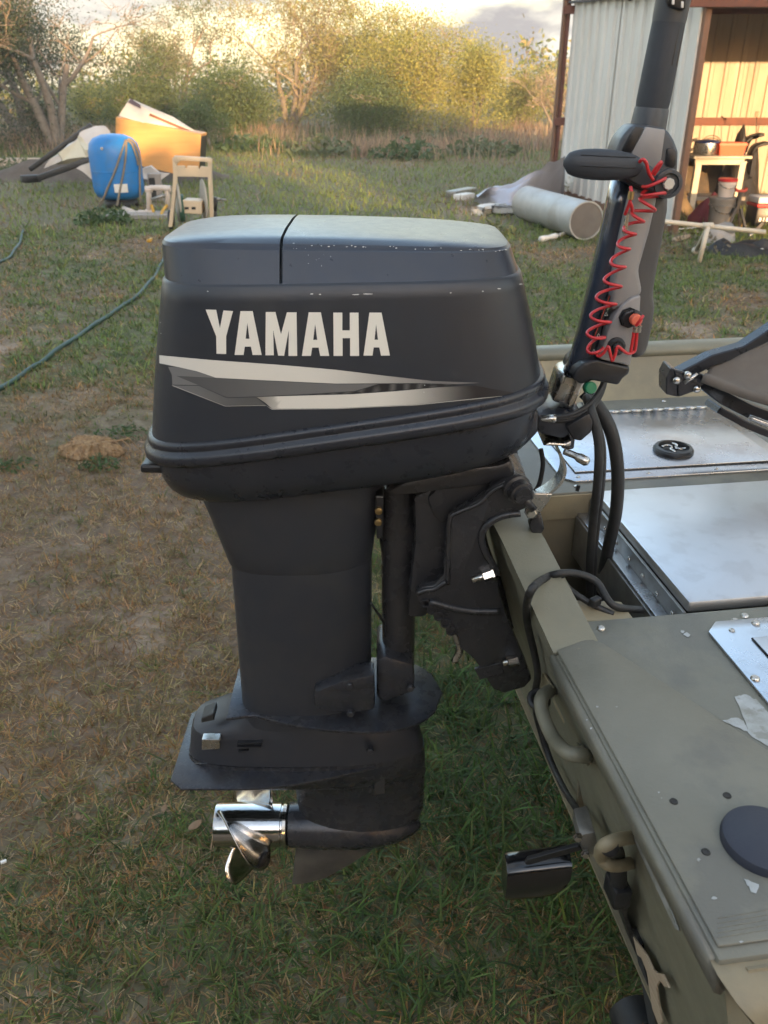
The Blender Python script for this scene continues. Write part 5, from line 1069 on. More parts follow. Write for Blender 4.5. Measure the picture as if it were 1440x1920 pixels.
bm = nbm(); c = P(1262, 190, 11.0); add_tube(bm, [c + Vector((.07 * math.sin(t), 0, .14 * math.cos(t))) for t in np.linspace(-.3, 3.4, 14)], .012, 8); obj('hanging_loop', bm, M['black'], shed, smooth=True)

def G(u, v): return PZ(u, v, 0)
def scale_at(Y): return (Y * cp + 1.2 * sp) / FPX          # metres per photo pixel near that distance
def thing(name, loc, label, cat, group=None): return empty(name, loc, label, cat, group)
# table
TY = 12.6
t = thing('work_table', P(1350, 385, TY), 'cream painted wooden work table under the shed roof', 'table'); cream = mat('cream_paint', (.56, .51, .42), .65, 0, (.44, .38, .29), 5, .5, .15, 60)
a, b = P(1300, 293, TY), P(1409, 297, TY); zt = .5 * (a.z + b.z); w = b.x - a.x; cxx = (a.x + b.x) / 2
bm = nbm(); add_box(bm, (cxx, TY + .32, zt), (w, .70, .035), None, .006); obj('table_top', bm, cream, t)
bm = nbm(); add_box(bm, (cxx - .02, TY + .03, zt - .06), (w * .84, .03, .075), None, .004); obj('apron', bm, cream, t)
for sx in (-1, 1):
    for sy in (0.05, .60):
        bm = nbm(); add_box(bm, (cxx + sx * w * .38, TY + sy, zt / 2 - .03), (.085, .085, zt + .0 - .05), None, .005); obj('leg', bm, cream, t)
bm = nbm(); add_box(bm, (cxx, TY + .3, .16), (w * 1.1, .5, .05)); obj('lower_shelf', bm, mat('grey_board', (.22, .20, .18), .85), t)
zt += .018
# things on the table
o = thing('cooking_pot', (cxx - w * .22, TY + .25, zt), 'shiny metal pot with a blue rim on the work table', 'pot'); c = Vector((cxx - w * .20, TY + .24, zt))
bm = nbm(); add_lathe(bm, c, (0, 0, 1), [(0, .15), (.005, .165), (.10, .18), (.16, .17)], 28); obj('pot_body', bm, M['steel'], o, autosmooth=40)
bm = nbm(); add_lathe(bm, c + Vector((0, 0, .16)), (0, 0, 1), [(0, .172), (.012, .175), (.03, .14), (.04, .05), (.045, .01)], 28); obj('pot_lid', bm, mat('blue_lid', (.03, .06, .22), .4, .3), o, autosmooth=40)
o = thing('wire_basket', (cxx - .02, TY + .42, zt), 'brown wire basket behind the shiny pot', 'basket'); c = Vector((cxx - w * .03, TY + .40, zt)); brn = mat('brown_wire', (.10, .06, .04), .6)
bm = nbm(); add_lathe(bm, c, (0, 0, 1), [(0, .11), (.01, .12), (.10, .15)], 20); obj('basket_body', bm, brn, o)
for k in range(4): 
    bm = nbm(); add_tube(bm, [c + Vector((.15 * math.cos(q), .15 * math.sin(q) * .6, .10 + .035 * (k + 1) * math.sin(q / 1.0))) for q in np.linspace(0, 3.14, 12)], .007, 5); obj('wire', bm, brn, o)
o = thing('orange_bin', (cxx + w * .2, TY + .2, zt), 'bright orange plastic bin on the work table', 'bin'); org = mat('orange_plastic', (.75, .10, .035), .45, 0, (.68, .09, .03), 6, .4)
bm = nbm(); c = Vector((cxx + w * .19, TY + .22, zt)); add_loft(bm, [[c + Vector((sx * q, sy * .15 * q / .19, z)) for sx, sy in ((-1, -1), (1, -1), (1, 1), (-1, 1))] for z, q in ((.001, .165), (.13, .185), (.13, .195), (.155, .195), (.155, .180), (.02, .160))]); obj('bin_body', bm, org, o)
bm = nbm(); add_box(bm, c + Vector((0, 0, .16)), (.37, .27, .012), None, .004); obj('bin_lid', bm, org, o)
# buckets in front
def bucket(name, c, r0, r1, h, m, label, rim, lid=None):
    o = thing(name, c, label, 'bucket'); c = Vector(c)
    bm = nbm(); add_lathe(bm, c, (0, 0, 1), [(0, r0), (h * .72, r0 + (r1 - r0) * .7), (h * .73, r1 * 1.05), (h * .76, r1 * 1.05), (h * .77, r1 * .98), (h * .9, r1), (h * .905, r1 * 1.06), (h * .97, r1 * 1.06), (h, r1)], 28); obj('bucket_body', bm, m, o, autosmooth=35)
    bm = nbm(); add_tube(bm, [c + Vector((r1 * 1.04 * math.cos(q), -r1 * 1.04 * abs(math.sin(q)) * .9, h * .86 - math.sin(q) * h * .35)) for q in np.linspace(0, math.pi, 14)], .006, 6); obj('bail_handle', bm, M['steel'], o)
    if lid:
        bm = nbm(); add_lathe(bm, c + Vector((0, 0, h)), (0, 0, 1), [(-.02, r1 * 1.08), (.008, r1 * 1.09), (.014, r1 * 1.0), (.014, r1 * .9), (.008, .01)], 28); obj('bucket_lid', bm, lid, o, autosmooth=35)
    return o
gc = G(1347, 428); sg = scale_at(gc.y)
bucket('large_bucket', (gc.x, gc.y, 0), .135, .160, .375, mat('grey_bucket', (.22, .20, .175), .6, 0, (.16, .145, .125), 6, .5), 'large grey plastic bucket standing in front of the work table', None)
bucket('small_bucket', (gc.x + .015, gc.y, .376), .088, .108, .20, mat('white_bucket', (.66, .58, .52), .55), 'small white bucket with a red lid standing on the grey bucket', None, mat('red_lid', (.60, .03, .03), .4))
# sack, jack stand, cooler, dark heaps
o = thing('red_sack', G(1312, 418), 'faded dark red sack slumped beside the grey bucket', 'sack'); c = G(1312, 418)
bm = nbm(); R = []
for z, r in ((0, .17), (.06, .18), (.16, .14), (.25, .09), (.30, .045), (.31, .01)): R.append([c + Vector((math.cos(q) * r * 1.0 * (1 + .12 * math.sin(3 * q + z * 9)) + z * .25, math.sin(q) * r * .8, z)) for q in [2 * math.pi * k / 18 for k in range(18)]])
add_loft(bm, R); obj('sack_body', bm, mat('red_cloth', (.22, .045, .055), .9, 0, (.14, .03, .04), 9, .6, .5, 40), o, smooth=True)
bm = nbm(); add_tube(bm, [c + Vector((.08, 0, .29)), c + Vector((.10, 0, .33)), c + Vector((.14, .01, .36))], [.03, .02, .035], 8); obj('sack_neck', bm, mat('red_cloth_neck', (.2, .045, .05), .9), o, smooth=True)
o = thing('jack_stand', G(1375, 432), 'dark steel jack stand with a red saddle right of the buckets', 'jack stand'); c = G(1375, 432)
for sx, sy in ((-1, -1), (1, -1), (1, 1), (-1, 1)):
    bm = nbm(); add_tube(bm, [c + Vector((sx * .12, sy * .10, 0)), c + Vector((sx * .03, sy * .03, .26))], [.022, .018], 4); obj('leg', bm, tdark, o)
bm = nbm(); add_box(bm, c + Vector((0, 0, .33)), (.045, .045, .26), None, .004); obj('ratchet_post', bm, tdark, o)
bm = nbm(); add_prism(bm, [c + Vector((x, -.03, z)) for x, z in ((-.07, .47), (-.05, .45), (.05, .45), (.07, .47), (.07, .50), (.03, .475), (-.03, .475), (-.07, .50))], (0, .06, 0), .003); obj('saddle', bm, mat('red_saddle', (.5, .06, .04), .5), o)
o = thing('cooler', G(1435, 430), 'black and red cooler with a white lid at the right edge', 'cooler'); c = G(1446, 428)
bm = nbm(); add_box(bm, c + Vector((0, .2, .13)), (.42, .34, .24), None, .02); obj('cooler_body', bm, M['black'], o, autosmooth=40)
bm = nbm(); add_box(bm, c + Vector((0, .2, .262)), (.44, .36, .035), None, .008); obj('red_band', bm, mat('red_band', (.5, .03, .03), .5), o, autosmooth=40)
bm = nbm(); add_box(bm, c + Vector((0, .2, .325)), (.43, .35, .08), None, .02); obj('cooler_lid', bm, M['white'], o, autosmooth=40)
for k in range(5):
    bm = nbm(); add_box(bm, c + Vector((-.15 + k * .045, .028, .10)), (.028 if k != 1 else .012, .006, .045), rotm('Y', 8)); obj('cooler_lettering', bm, M['white'], o)
def heap(name, c, rx, ry, h, m, label, cat, seed, peaks=5):
    rr = random.Random(seed); bm = nbm(); nr, na = 9, 26; V = []
    pk = [(rr.uniform(-.6, .6), rr.uniform(-.5, .5), rr.uniform(.4, 1), rr.uniform(.25, .5)) for _ in range(peaks)]
    c = Vector(c)
    for i in range(nr + 1):
        r = i / nr; row = []
        for j in range(na):
            a = 2 * math.pi * j / na; x, y = math.cos(a) * r, math.sin(a) * r
            z = max([hh * math.exp(-((x - px) ** 2 + (y - py) ** 2) / w ** 2) for px, py, hh, w in pk]) * (1 - r ** 4) * h + rr.uniform(-.02, .02) * h * (r < 1)
            row.append(bm.verts.new(c + Vector((x * rx, y * ry, max(0, z) - .01 * (r >= 1)))))
        V.append(row)
    for i in range(nr):
        for j in range(na):
            try: bm.faces.new((V[i][j], V[i + 1][j], V[i + 1][(j + 1) % na], V[i][(j + 1) % na]))
            except ValueError: pass
    bmesh.ops.remove_doubles(bm, verts=bm.verts[:], dist=1e-5); o = obj(name, bm, m, None, autosmooth=28); o.location = (0, 0, 0); return tag(o, label, cat)
blk = mat('black_sheeting', (.015, .015, .017), .5, 0, (.04, .038, .036), 6, .6, .5, 30)
heap('black_tarpaulin', (cxx + w * .62, TY + .6, 0), .45, .6, 1.15, blk, 'tall heap of black sheeting right of the work table', 'tarpaulin', 3, 4)
heap('dark_junk_heap', (cxx - .1, TY + 1.0, 0), 1.0, .7, .75, mat('dark_junk', (.05, .044, .038), .8, 0, (.14, .10, .06), 5, .7, .8, 12), 'dark pile of stored junk behind the work table', 'junk', 5, 8)
heap('dark_junk_heap', (cxx - .75, TY - .2, 0), .5, .4, .42, mat('brown_junk', (.10, .075, .045), .8, 0, (.26, .18, .09), 4, .7, .8, 12), 'brown pile of sacks between the shed post and the table', 'junk', 6, 6)
heap('black_tarpaulin', tuple(G(1405, 470)), .55, .4, .16, blk, 'low dark plastic heap behind the pale pipe frame', 'tarpaulin', 9, 6)
o = thing('dark_boards', G(1395, 278), 'dark curved fenders leaning above the black sheeting', 'fenders')
for k, (u0, v0, u1, v1) in enumerate(((1388, 288, 1418, 255), (1396, 282, 1428, 252), (1402, 300, 1436, 268))):
    pts = smooth_path([P(u0, v0, TY + .5), P((u0 + u1) / 2 - 6, (v0 + v1) / 2 - 8, TY + .5), P(u1, v1, TY + .5)], 5); bm = nbm(); R = []
    for p in pts: R.append([p + Vector((0, .1, .02)), p + Vector((0, -.1, .02)), p + Vector((0, -.1, -.02)), p + Vector((0, .1, -.02))])
    add_loft(bm, R); obj('fender', bm, blk, o, smooth=True)
o = thing('red_flag_rod', P(1418, 245, TY + 1.2), 'thin rod with an orange tip against the back wall', 'rod')
bm = nbm(); add_tube(bm, [P(1416, 300, TY + 1.2), P(1419, 214, TY + 1.2)], .006, 6); obj('rod', bm, M['steel'], o)
bm = nbm(); add_box(bm, P(1419, 214, TY + 1.2), (.05, .02, .07), None, .005); obj('tip', bm, org, o)
# pale pvc frame lying in front of the shed
pv = mat('cream_pvc', (.60, .54, .44), .5, 0, (.48, .42, .33), 5, .5)
o = thing('pipe_frame', G(1315, 495), 'cream plastic pipe frame standing at the shed front', 'pipe frame')
g0 = G(1312, 494); zz = .36; top_ = Vector((g0.x + .02, g0.y, zz)); Yp = g0.y
for nm, pts in (('pipe', [top_, Vector((g0.x - .01, g0.y, 0))]), ('pipe', [top_ + Vector((-.95, .25, .07)), top_]), ('pipe', [top_, top_ + Vector((.62, .1, -.07))]), ('pipe', [top_, Vector((g0.x + .14, g0.y + .55, .02))])):
    bm = nbm(); add_tube(bm, pts, .023, 12); obj(nm, bm, pv, o, smooth=True)
bm = nbm(); add_lathe(bm, top_ + Vector((-.05, .012, .004)), (1, 0, 0), [(0, .03), (.10, .03)], 14); obj('pipe_joint', bm, pv, o, smooth=True)
bm = nbm(); add_lathe(bm, Vector((g0.x + .12, g0.y + .5, .03)), (.2, 1, 0), [(0, .032), (.10, .032)], 14); obj('pipe_joint', bm, pv, o, smooth=True)
for k, (u0, v0, u1, v1, r) in enumerate(((1250, 437, 1350, 430, .012), (1255, 425, 1330, 432, .018), (1300, 468, 1430, 476, .010), (1405, 447, 1432, 424, .02), (1262, 455, 1290, 452, .03))):
    o = obj('scrap_pipe', add_tube(nbm(), [G(u0, v0) + Vector((0, 0, .03)), G(u1, v1) + Vector((0, 0, .05))], r, 8), (M['steel'], M['rustwood'], M['steel'], M['alurail'], wood_)[k], None, smooth=True)
    tag(o, ('thin grey rod lying left of the grey bucket', 'brown weathered pole lying at the shed opening', 'thin grey rod on the ground below the pale pipe frame', 'grey metal bar leaning by the cooler', 'short pale board end near the shed post')[k], 'scrap')
o = thing('clear_tub', G(1345, 452), 'upturned clear plastic tub with a broken rim', 'tub'); c = G(1345, 455)
bm = nbm(); add_loft(bm, [[c + Vector((math.cos(q) * r, math.sin(q) * r * .8, z * (1 + .25 * math.sin(2 * q)))) for q in [2 * math.pi * k / 20 for k in range(20)]] for z, r in ((0, .20), (.10, .18), (.17, .16), (.165, .15), (.09, .17))], False, False); obj('tub_body', bm, mat('dull_clear_plastic', (.34, .32, .30), .35, 0, (.2, .19, .18), 7, .6), o, smooth=True)
bm = nbm(); add_tube(bm, [c + Vector((math.cos(q) * .165, math.sin(q) * .13, .165 * (1 + .25 * math.sin(2 * q)))) for q in np.linspace(0, 6.28, 20)[:-1]], .01, 6, closed=True); obj('tub_rim', bm, M['alurail'], o, smooth=True)

# ------------------------------------------------------------------ steel culvert, tarp, scraps
galv = mat('galvanised', (.40, .405, .40), .55, .35, (.52, .52, .50), 6, .6, .08, 40, .1, col3=(.24, .20, .16), scale3=3, amt3=.35)
o = thing('steel_drum', G(1050, 430), 'long grey galvanised steel drum lying beside the shed wall', 'drum')
e1 = G(1098, 452) + Vector((0, .06, .215)); e0 = G(985, 412) + Vector((0, .0, .215)); ax_ = (e1 - e0)
bm = nbm(); Ld = ax_.length; add_lathe(bm, e0, ax_, [(0, .205), (.012, .214), (.02, .21), (Ld * .5, .21), (Ld - .02, .21), (Ld - .01, .216), (Ld, .214), (Ld, .20), (Ld - .04, .198)], 40, False); obj('drum_wall', bm, galv, o, autosmooth=30)
rustd = mat('drum_end', (.15, .135, .12), .7, .1, (.10, .085, .075), 5, .7, .1, 40)
bm = nbm(); add_lathe(bm, e1 - ax_.normalized() * .016, ax_, [(0, .199), (.006, .199), (.012, .12), (.014, .01)], 40); obj('drum_end', bm, rustd, o, autosmooth=30)
bm = nbm(); add_lathe(bm, e0 + ax_.normalized() * .01, ax_, [(0, .20), (.004, .20)], 40); obj('drum_end', bm, rustd, o)
o = thing('white_pipe_elbow', G(1040, 452), 'white plastic pipe with an elbow in front of the drum', 'pipe')
bm = nbm(); add_tube(bm, [G(1072, 440) + Vector((0, 0, .05)), G(1047, 448) + Vector((0, 0, .04))], .022, 10); obj('pipe', bm, mat('dirty_pvc', (.42, .40, .36), .6), o, smooth=True)
bm = nbm(); add_tube(bm, smooth_path([G(1042, 449) + Vector((0, 0, .04)), G(1028, 452) + Vector((0, 0, .04)), G(1012, 454) + Vector((0, -.02, .035))], 4), [.032, .034, .034, .03, .026, .03, .034, .034, .03], 12); obj('elbow', bm, M['white'], o, smooth=True)
# silver tarp thrown over a heap, running up to the shed corner
o_t = None
def drape(name, ridge, foot, back, m, seed, label, cat, nx=40, ny=14):
    rr = random.Random(seed); bm = nbm(); A = smooth_path(ridge, 8); Bp = smooth_path(foot, 8); Cp = smooth_path(back, 8); n = min(len(A), len(Bp), len(Cp)); V = []
    for i in range(n):
        row = []
        for j in range(ny * 2 + 1):
            t = j / ny - 1
            if t < 0: p = A[i].lerp(Bp[i], -t); s = -t
            else: p = A[i].lerp(Cp[i], t); s = t
            w = mnoise.noise(Vector((i * .10, j * .30, seed))) * .09 + mnoise.noise(Vector((i * .25, j * .12, seed + 3))) * .035
            row.append(bm.verts.new(p + Vector((0, -w * .8, w + .05 * math.sin(math.pi * s)))))
        V.append(row)
    for i in range(n - 1):
        for j in range(ny * 2): bm.faces.new((V[i][j], V[i + 1][j], V[i + 1][j + 1], V[i][j + 1]))
    o = obj(name, bm, m, None, autosmooth=60); tag(o, label, cat); return o
silver = mat('silver_tarp', (.44, .46, .54), .40, .1, (.34, .36, .43), 5, .5, .3, 22, .1)
drape('silver_tarp', [P(895, 368, 12.9), P(930, 352, 13.0), P(975, 336, 13.1), P(1010, 318, 13.2), P(1035, 302, 13.3), P(1060, 292, 13.4)],
      [G(888, 378), G(922, 390), G(948, 396), G(985, 388), G(1020, 378), G(1050, 372)], [Vector((2.0, 14.0, 0)), Vector((2.2, 14.2, 0)), Vector((2.4, 14.3, 0)), Vector((2.6, 14.3, 0)), Vector((2.75, 14.2, 0)), Vector((2.9, 14.2, 0))], silver, 4, 'crumpled silver grey tarp sloping down from the shed corner', 'tarp')
for k, (u0, v0, u1, v1, m_, lb) in enumerate(((845, 370, 885, 362, 'alurail', 'thin grey board lying left of the silver tarp'), (858, 377, 882, 373, 'white', 'short pale block at the left end of the silver tarp'), (895, 404, 935, 396, 'white', 'broken white scrap lying below the silver tarp'), (925, 400, 965, 402, 'alurail', 'crumpled pale scrap between the tarp and the drum'))):
    a, b = G(u0, v0), G(u1, v1); rr = random.Random(k); bm = nbm(); add_box(bm, (a + b) / 2 + Vector((0, 0, .05)), ((b - a).length, .18, .09), rotm('Z', math.degrees(math.atan2(b.y - a.y, b.x - a.x))), .01)
    if k >= 2:
        bmesh.ops.subdivide_edges(bm, edges=bm.edges[:], cuts=2)
        for v in bm.verts: v.co += Vector((rr.uniform(-.03, .03), rr.uniform(-.03, .03), rr.uniform(-.02, .03)))
    tag(obj('scrap_piece', bm, M[m_], None, autosmooth=25), lb, 'scrap')

# ------------------------------------------------------------------ left: pressure tank, cabinet and rubbish
blue = mat('blue_tank', (.014, .18, .50), .42, 0, (.03, .20, .50), 5, .5, .05, 40, .08, col3=(.10, .16, .22), scale3=7, amt3=.25)
TB = 13.2; s_ = scale_at(TB); tb0 = G(219, 383); c = Vector((P(219, 320, TB).x, TB, .08)); r = 46.5 * s_; htop = P(219, 250, TB).z - .08
o = thing('pressure_tank', (c.x, c.y, 0), 'bright blue steel pressure tank with a rope over it', 'tank')
bm = nbm(); add_lathe(bm, c, (0, 0, 1), [(0, r * .35), (.02, r * .62), (.06, r * .86), (.13, r * .98), (.20, r), (htop * .44, r), (htop * .445, r * 1.012), (htop * .46, r * 1.012), (htop * .465, r), (htop - .24, r), (htop - .13, r * .93), (htop - .06, r * .76), (htop - .015, r * .45), (htop, r * .05)], 48); obj('tank_body', bm, blue, o, autosmooth=40)
bm = nbm(); add_lathe(bm, c + Vector((0, 0, -.1)), (0, 0, 1), [(0, r * .7), (.12, r * .66)], 32); obj('tank_base', bm, tdark, o, smooth=True)
bm = nbm(); add_box(bm, c + Vector((r * .36, -r * .965, htop * .22)), (.19, .012, .115), rotm('Z', 20)); obj('tank_sticker', bm, M['white'], o)
bm = nbm(); add_lathe(bm, c + Vector((-.06, -r * .96, htop * .80)), (0, -1, .1), [(0, .02), (.02, .02)], 10); obj('tank_valve', bm, M['steel'], o)
o = thing('rope', (c.x, c.y - r, 0), 'worn grey rope hanging down over the blue tank', 'rope'); ropem = mat('grey_rope', (.26, .22, .17), .9, 0, (.16, .13, .10), 30, .6, .6, 120)
def on_tank(u, v):
    ray_ = ray(u, v); d = Vector((ray_.x, ray_.y)); e = Vector((CAM.x - c.x, CAM.y - c.y)); A = d.dot(d); Bq = e.dot(d); Cq = e.dot(e) - (r + .015) ** 2; D = Bq * Bq - A * Cq
    if D < 0: return P(u, v, TB)
    q = CAM + ray_ * ((-Bq - math.sqrt(D)) / A); return q
for path in ([(236, 262), (226, 290), (214, 325), (202, 352), (194, 372), (182, 392)], [(237, 264), (236, 290), (232, 320), (226, 350), (221, 378), (219, 386)], [(238, 262), (247, 270), (254, 288), (258, 302), (259, 310)], [(240, 260), (250, 266), (258, 282), (262, 300), (262, 330), (263, 380)]):
    bm = nbm(); pts = [on_tank(u, v) for u, v in path]
    if path[0][1] < 270: pts[0] = P(path[0][0], path[0][1], TB - r * .55)
    add_tube(bm, smooth_path(pts, 4), .016, 6); obj('rope_strand', bm, ropem, o, smooth=True)
# plywood cabinet on its side
ply = mat('orange_plywood', (.58, .30, .10), .55, 0, (.48, .23, .07), 3, .6, .1, 40, 0, stretch=(.4, 1, 5))
CY = 15.6
o = thing('wooden_cabinet', G(300, 330), 'orange plywood cabinet lying tilted on the rubbish pile', 'cabinet')
bm = nbm(); pix_prism(bm, [(217, 220), (377, 252), (373, 325), (328, 326), (217, 300)], CY, CY + .03, .004); obj('cabinet_front', bm, ply, o)
bm = nbm(); pix_prism(bm, [(217, 219), (377, 251), (377, 256), (217, 224)], CY + .031, CY + .55, .003); obj('cabinet_side', bm, ply, o)
bm = nbm(); pix_prism(bm, [(372, 252), (377, 253), (374, 322), (369, 322)], CY + .031, CY + .55, .003); obj('cabinet_side', bm, M['black'], o)
bm = nbm(); pix_prism(bm, [(217, 221), (377, 253), (373, 322), (217, 300)], CY + .55, CY + .57, .002); obj('cabinet_back', bm, ply, o)
card = mat('cardboard', (.50, .38, .27), .8, 0, (.42, .31, .21), 4, .5); cardw = mat('cardboard_white', (.58, .54, .48), .75, 0, (.48, .43, .37), 4, .6)
o = thing('cardboard_box', P(295, 225, CY + .25), 'long worn cardboard box lying on top of the plywood cabinet', 'box')
A0, A1, A2 = P(222, 217, CY + .1), P(243, 185, CY + .1), P(283, 213, CY + .02)
end = [P(222, 217, CY + .1), P(243, 184, CY + .25), P(284, 210, CY + .12), P(268, 231, CY + .02)]; dvec = P(366, 245, CY + .3) - P(284, 210, CY + .12)
bm = nbm(); add_prism(bm, end, dvec, .006); obj('box_body', bm, cardw, o)
bm = nbm(); tt_ = dvec.normalized(); e_ = (end[3] - end[2]); pts = [end[2] + e_ * .12, end[2] + e_ * .12 + dvec * .98, end[2] + e_ * .30 + dvec * .98, end[2] + e_ * .30]; nrm = (end[2] - end[1]).cross(dvec).normalized()
add_prism(bm, [p + Vector((0, -.02, 0)) for p in pts], (0, .012, 0)); obj('printed_band', bm, mat('brown_print', (.20, .09, .06), .8), o)
bm = nbm(); add_prism(bm, [p + Vector((0, -.012, .006)) for p in (end[1].lerp(end[2], .06), end[1].lerp(end[2], .50), end[1].lerp(end[2], .50).lerp(end[3], .22), end[1].lerp(end[2], .06).lerp(end[0], .22))], (0, .008, 0)); obj('box_label', bm, mat('dark_print', (.10, .07, .08), .8), o)
# black foam rails
for k, (pts, th, lb) in enumerate(([[(56, 318), (172, 234)], .085, 'upper black foam rail slanting over the pale sacks'], [[(72, 334), (190, 292)], .10, 'lower black foam rail running behind the blue tank'], [[(40, 336), (74, 334)], .12, 'short black offcut at the left end of the rubbish pile'])):
    (u0, v0), (u1, v1) = pts; a = P(u0, v0, 14.9 if k else 15.7); b = P(u1, v1, 15.1 if k else 16.0); bm = nbm(); d = (b - a); rot = d.to_track_quat('X', 'Z').to_matrix(); add_box(bm, (a + b) / 2, (d.length, .16, th), rot, .02); tag(obj('foam_rail', bm, blk, None, autosmooth=40), lb, 'rail', 'black foam rails on the rubbish pile')
def crumple(name, pix, Y0, th, m, label, cat, seed, amp=.04):
    bm = nbm(); b = bmesh.new(); f = b.faces.new([b.verts.new(P(u, v, Y0 + (.25 if v < 280 else 0))) for u, v in pix]); bmesh.ops.triangulate(b, faces=[f]); bmesh.ops.subdivide_edges(b, edges=b.edges[:], cuts=3, use_grid_fill=True)
    for v in b.verts: v.co += Vector((0, mnoise.noise(v.co * 4 + Vector((seed, 0, 0))) * amp * 2, mnoise.noise(v.co * 5) * amp))
    bmesh.ops.recalc_face_normals(b, faces=b.faces[:]); solid(b, th); merge(bm, b); return tag(obj(name, bm, m, None, autosmooth=50), label, cat)
paper = mat('pale_sack', (.60, .56, .52), .75, 0, (.50, .44, .42), 3, .6, .2, 30); creamp = mat('cream_sack', (.58, .54, .42), .75, 0, (.50, .45, .34), 4, .6, .2, 30)
crumple('paper_sack', [(84, 312), (112, 286), (150, 254), (196, 245), (206, 262), (174, 298), (122, 310)], 15.3, .12, paper, 'crumpled white paper sack under the upper black rail', 'sack', 2)
crumple('cream_case', [(108, 288), (155, 258), (172, 282), (172, 300), (120, 308)], 15.2, .12, creamp, 'cream coloured case in front of the white paper sack', 'case', 4, .01)
crumple('paper_sheet', [(145, 316), (172, 302), (178, 330), (170, 334)], 14.9, .02, paper, 'loose white sheet hanging below the lower black rail', 'paper', 6)
crumple('paper_sheet', [(264, 318), (285, 310), (300, 322), (318, 326), (300, 338), (264, 338)], 14.6, .05, paper, 'crumpled white paper between the blue tank and the grey block', 'paper', 8)
o = thing('long_white_board', G(40, 318), 'long pale board lying on the ground at the left edge', 'board'); bm = nbm(); pa, pb = G(-30, 322), G(82, 318); add_box(bm, (pa + pb) / 2 + Vector((0, 0, .13)), ((pb - pa).length, .1, .24), None, .01); obj('board', bm, mat('pale_board', (.50, .42, .35), .8, 0, (.40, .32, .26), 3, .6), o)
bm = nbm(); add_box(bm, (pa + pb) / 2 + Vector((.9, -.06, .06)), (.9, .04, .05), rotm('Z', 4)); obj('batten', bm, wood_, o)
heap('dirt_mound', tuple(G(200, 345) + Vector((-.4, 1.2, 0))), 2.6, 1.3, .42, mat('dark_dirt', (.085, .065, .05), .95, 0, (.15, .12, .095), 6, .6, .8, 25), 'low mound of dark dirt under the rubbish pile', 'dirt', 14, 9)
o = thing('concrete_block', G(292, 372), 'grey concrete block standing behind the white pipe loop', 'block'); c2 = G(292, 378); conc = mat('concrete', (.34, .31, .28), .9, 0, (.26, .235, .21), 9, .6, .4, 60)
bm = nbm(); add_box(bm, c2 + Vector((0, .1, .2)), (.20, .2, .40), rotm('Z', 12), .008); obj('block_body', bm, conc, o)
for dz in (.11, .29):
    bm = nbm(); add_box(bm, c2 + Vector((-.02, -.004, dz)), (.09, .02, .11), rotm('Z', 12)); obj('block_core', bm, M['darkhole'], o)
o = thing('concrete_slab', G(262, 410), 'flat grey slab under the white water pipe', 'slab'); bm = nbm(); add_box(bm, G(258, 408) + Vector((0, .1, .02)), (.85, .45, .06), None, .01); obj('slab_body', bm, conc, o)
whp = mat('water_pipe', (.60, .52, .46), .5, 0, (.50, .42, .36), 6, .5); YW = G(280, 404).y
o = thing('water_pipe', G(280, 404), 'white plastic water pipe loop rising beside the blue tank', 'pipe')
bm = nbm(); add_tube(bm, [P(280, 400, YW), P(279, 357, YW), P(282, 352, YW), P(311, 352, YW), P(314, 356, YW), P(315, 392, YW)], .036, 10); obj('riser', bm, whp, o, smooth=True)
bm = nbm(); add_tube(bm, [P(216, 404, YW), P(248, 402, YW), P(282, 398, YW)], .034, 10); obj('ground_pipe', bm, whp, o, smooth=True)
bm = nbm(); add_tube(bm, [P(232, 391, YW + .4), P(250, 398, YW + .1)], .034, 10); obj('ground_pipe', bm, whp, o, smooth=True)
for u, v in ((248, 402), (266, 400), (280, 398), (279, 355), (314, 354)):
    bm = nbm(); add_lathe(bm, P(u, v, YW) - Vector((.045, 0, 0)), (1, 0, 0), [(0, .044), (.09, .044)], 12); obj('pipe_joint', bm, whp, o, autosmooth=40)
bm = nbm(); add_tube(bm, [P(284, 374, YW - .03), P(310, 366, YW - .03)], .022, 8); obj('valve', bm, M['alurail'], o, smooth=True)
o = thing('yellow_hose', P(285, 450, YW - 1.2), 'yellow garden hose drooping from the white water pipe', 'hose'); ylw = mat('yellow_hose', (.55, .30, .03), .45)
bm = nbm(); add_tube(bm, smooth_path([P(313, 385, YW - .02), P(304, 398, YW - .2), P(299, 420, YW - .4), P(293, 440, YW - .6), G(283, 453) + Vector((0, 0, .02)), G(278, 456) + Vector((0, 0, .02))], 6), .021, 8); obj('hose', bm, ylw, o, smooth=True)
bm = nbm(); add_tube(bm, smooth_path([P(284, 384, YW - .02), P(288, 398, YW - .05), P(293, 410, YW - .1)], 5), .02, 8); obj('hose_end', bm, ylw, o, smooth=True)
# hose reel cart
HY = 10.6; rc = thing('hose_reel_cart', P(360, 432, HY), 'cream plastic hose reel cart behind the motor cowl', 'hose cart'); crm = mat('reel_plastic', (.62, .50, .35), .5, 0, (.55, .42, .28), 4, .4)
HZ = .025
def hp(u, v, dy=0): return P(u, v, HY + dy)
for path in ([(327, 296), (329, 330), (326, 370), (320, 425)], [(394, 298), (394, 330), (396, 370), (398, 428)]):
    bm = nbm(); R = []
    for p in smooth_path([hp(*q) for q in path], 3): R.append([p + Vector((sx * .022, sy * .025, 0)) for sx, sy in ((-1, -1), (1, -1), (1, 1), (-1, 1))])
    add_loft(bm, R); obj('upright', bm, crm, rc)
bm = nbm(); pix_prism(bm, [(326, 292), (394, 296), (397, 304), (394, 310), (388, 304), (338, 301), (333, 306), (325, 304)], HY - .03, HY + .03, .006); obj('handle', bm, crm, rc, autosmooth=40)
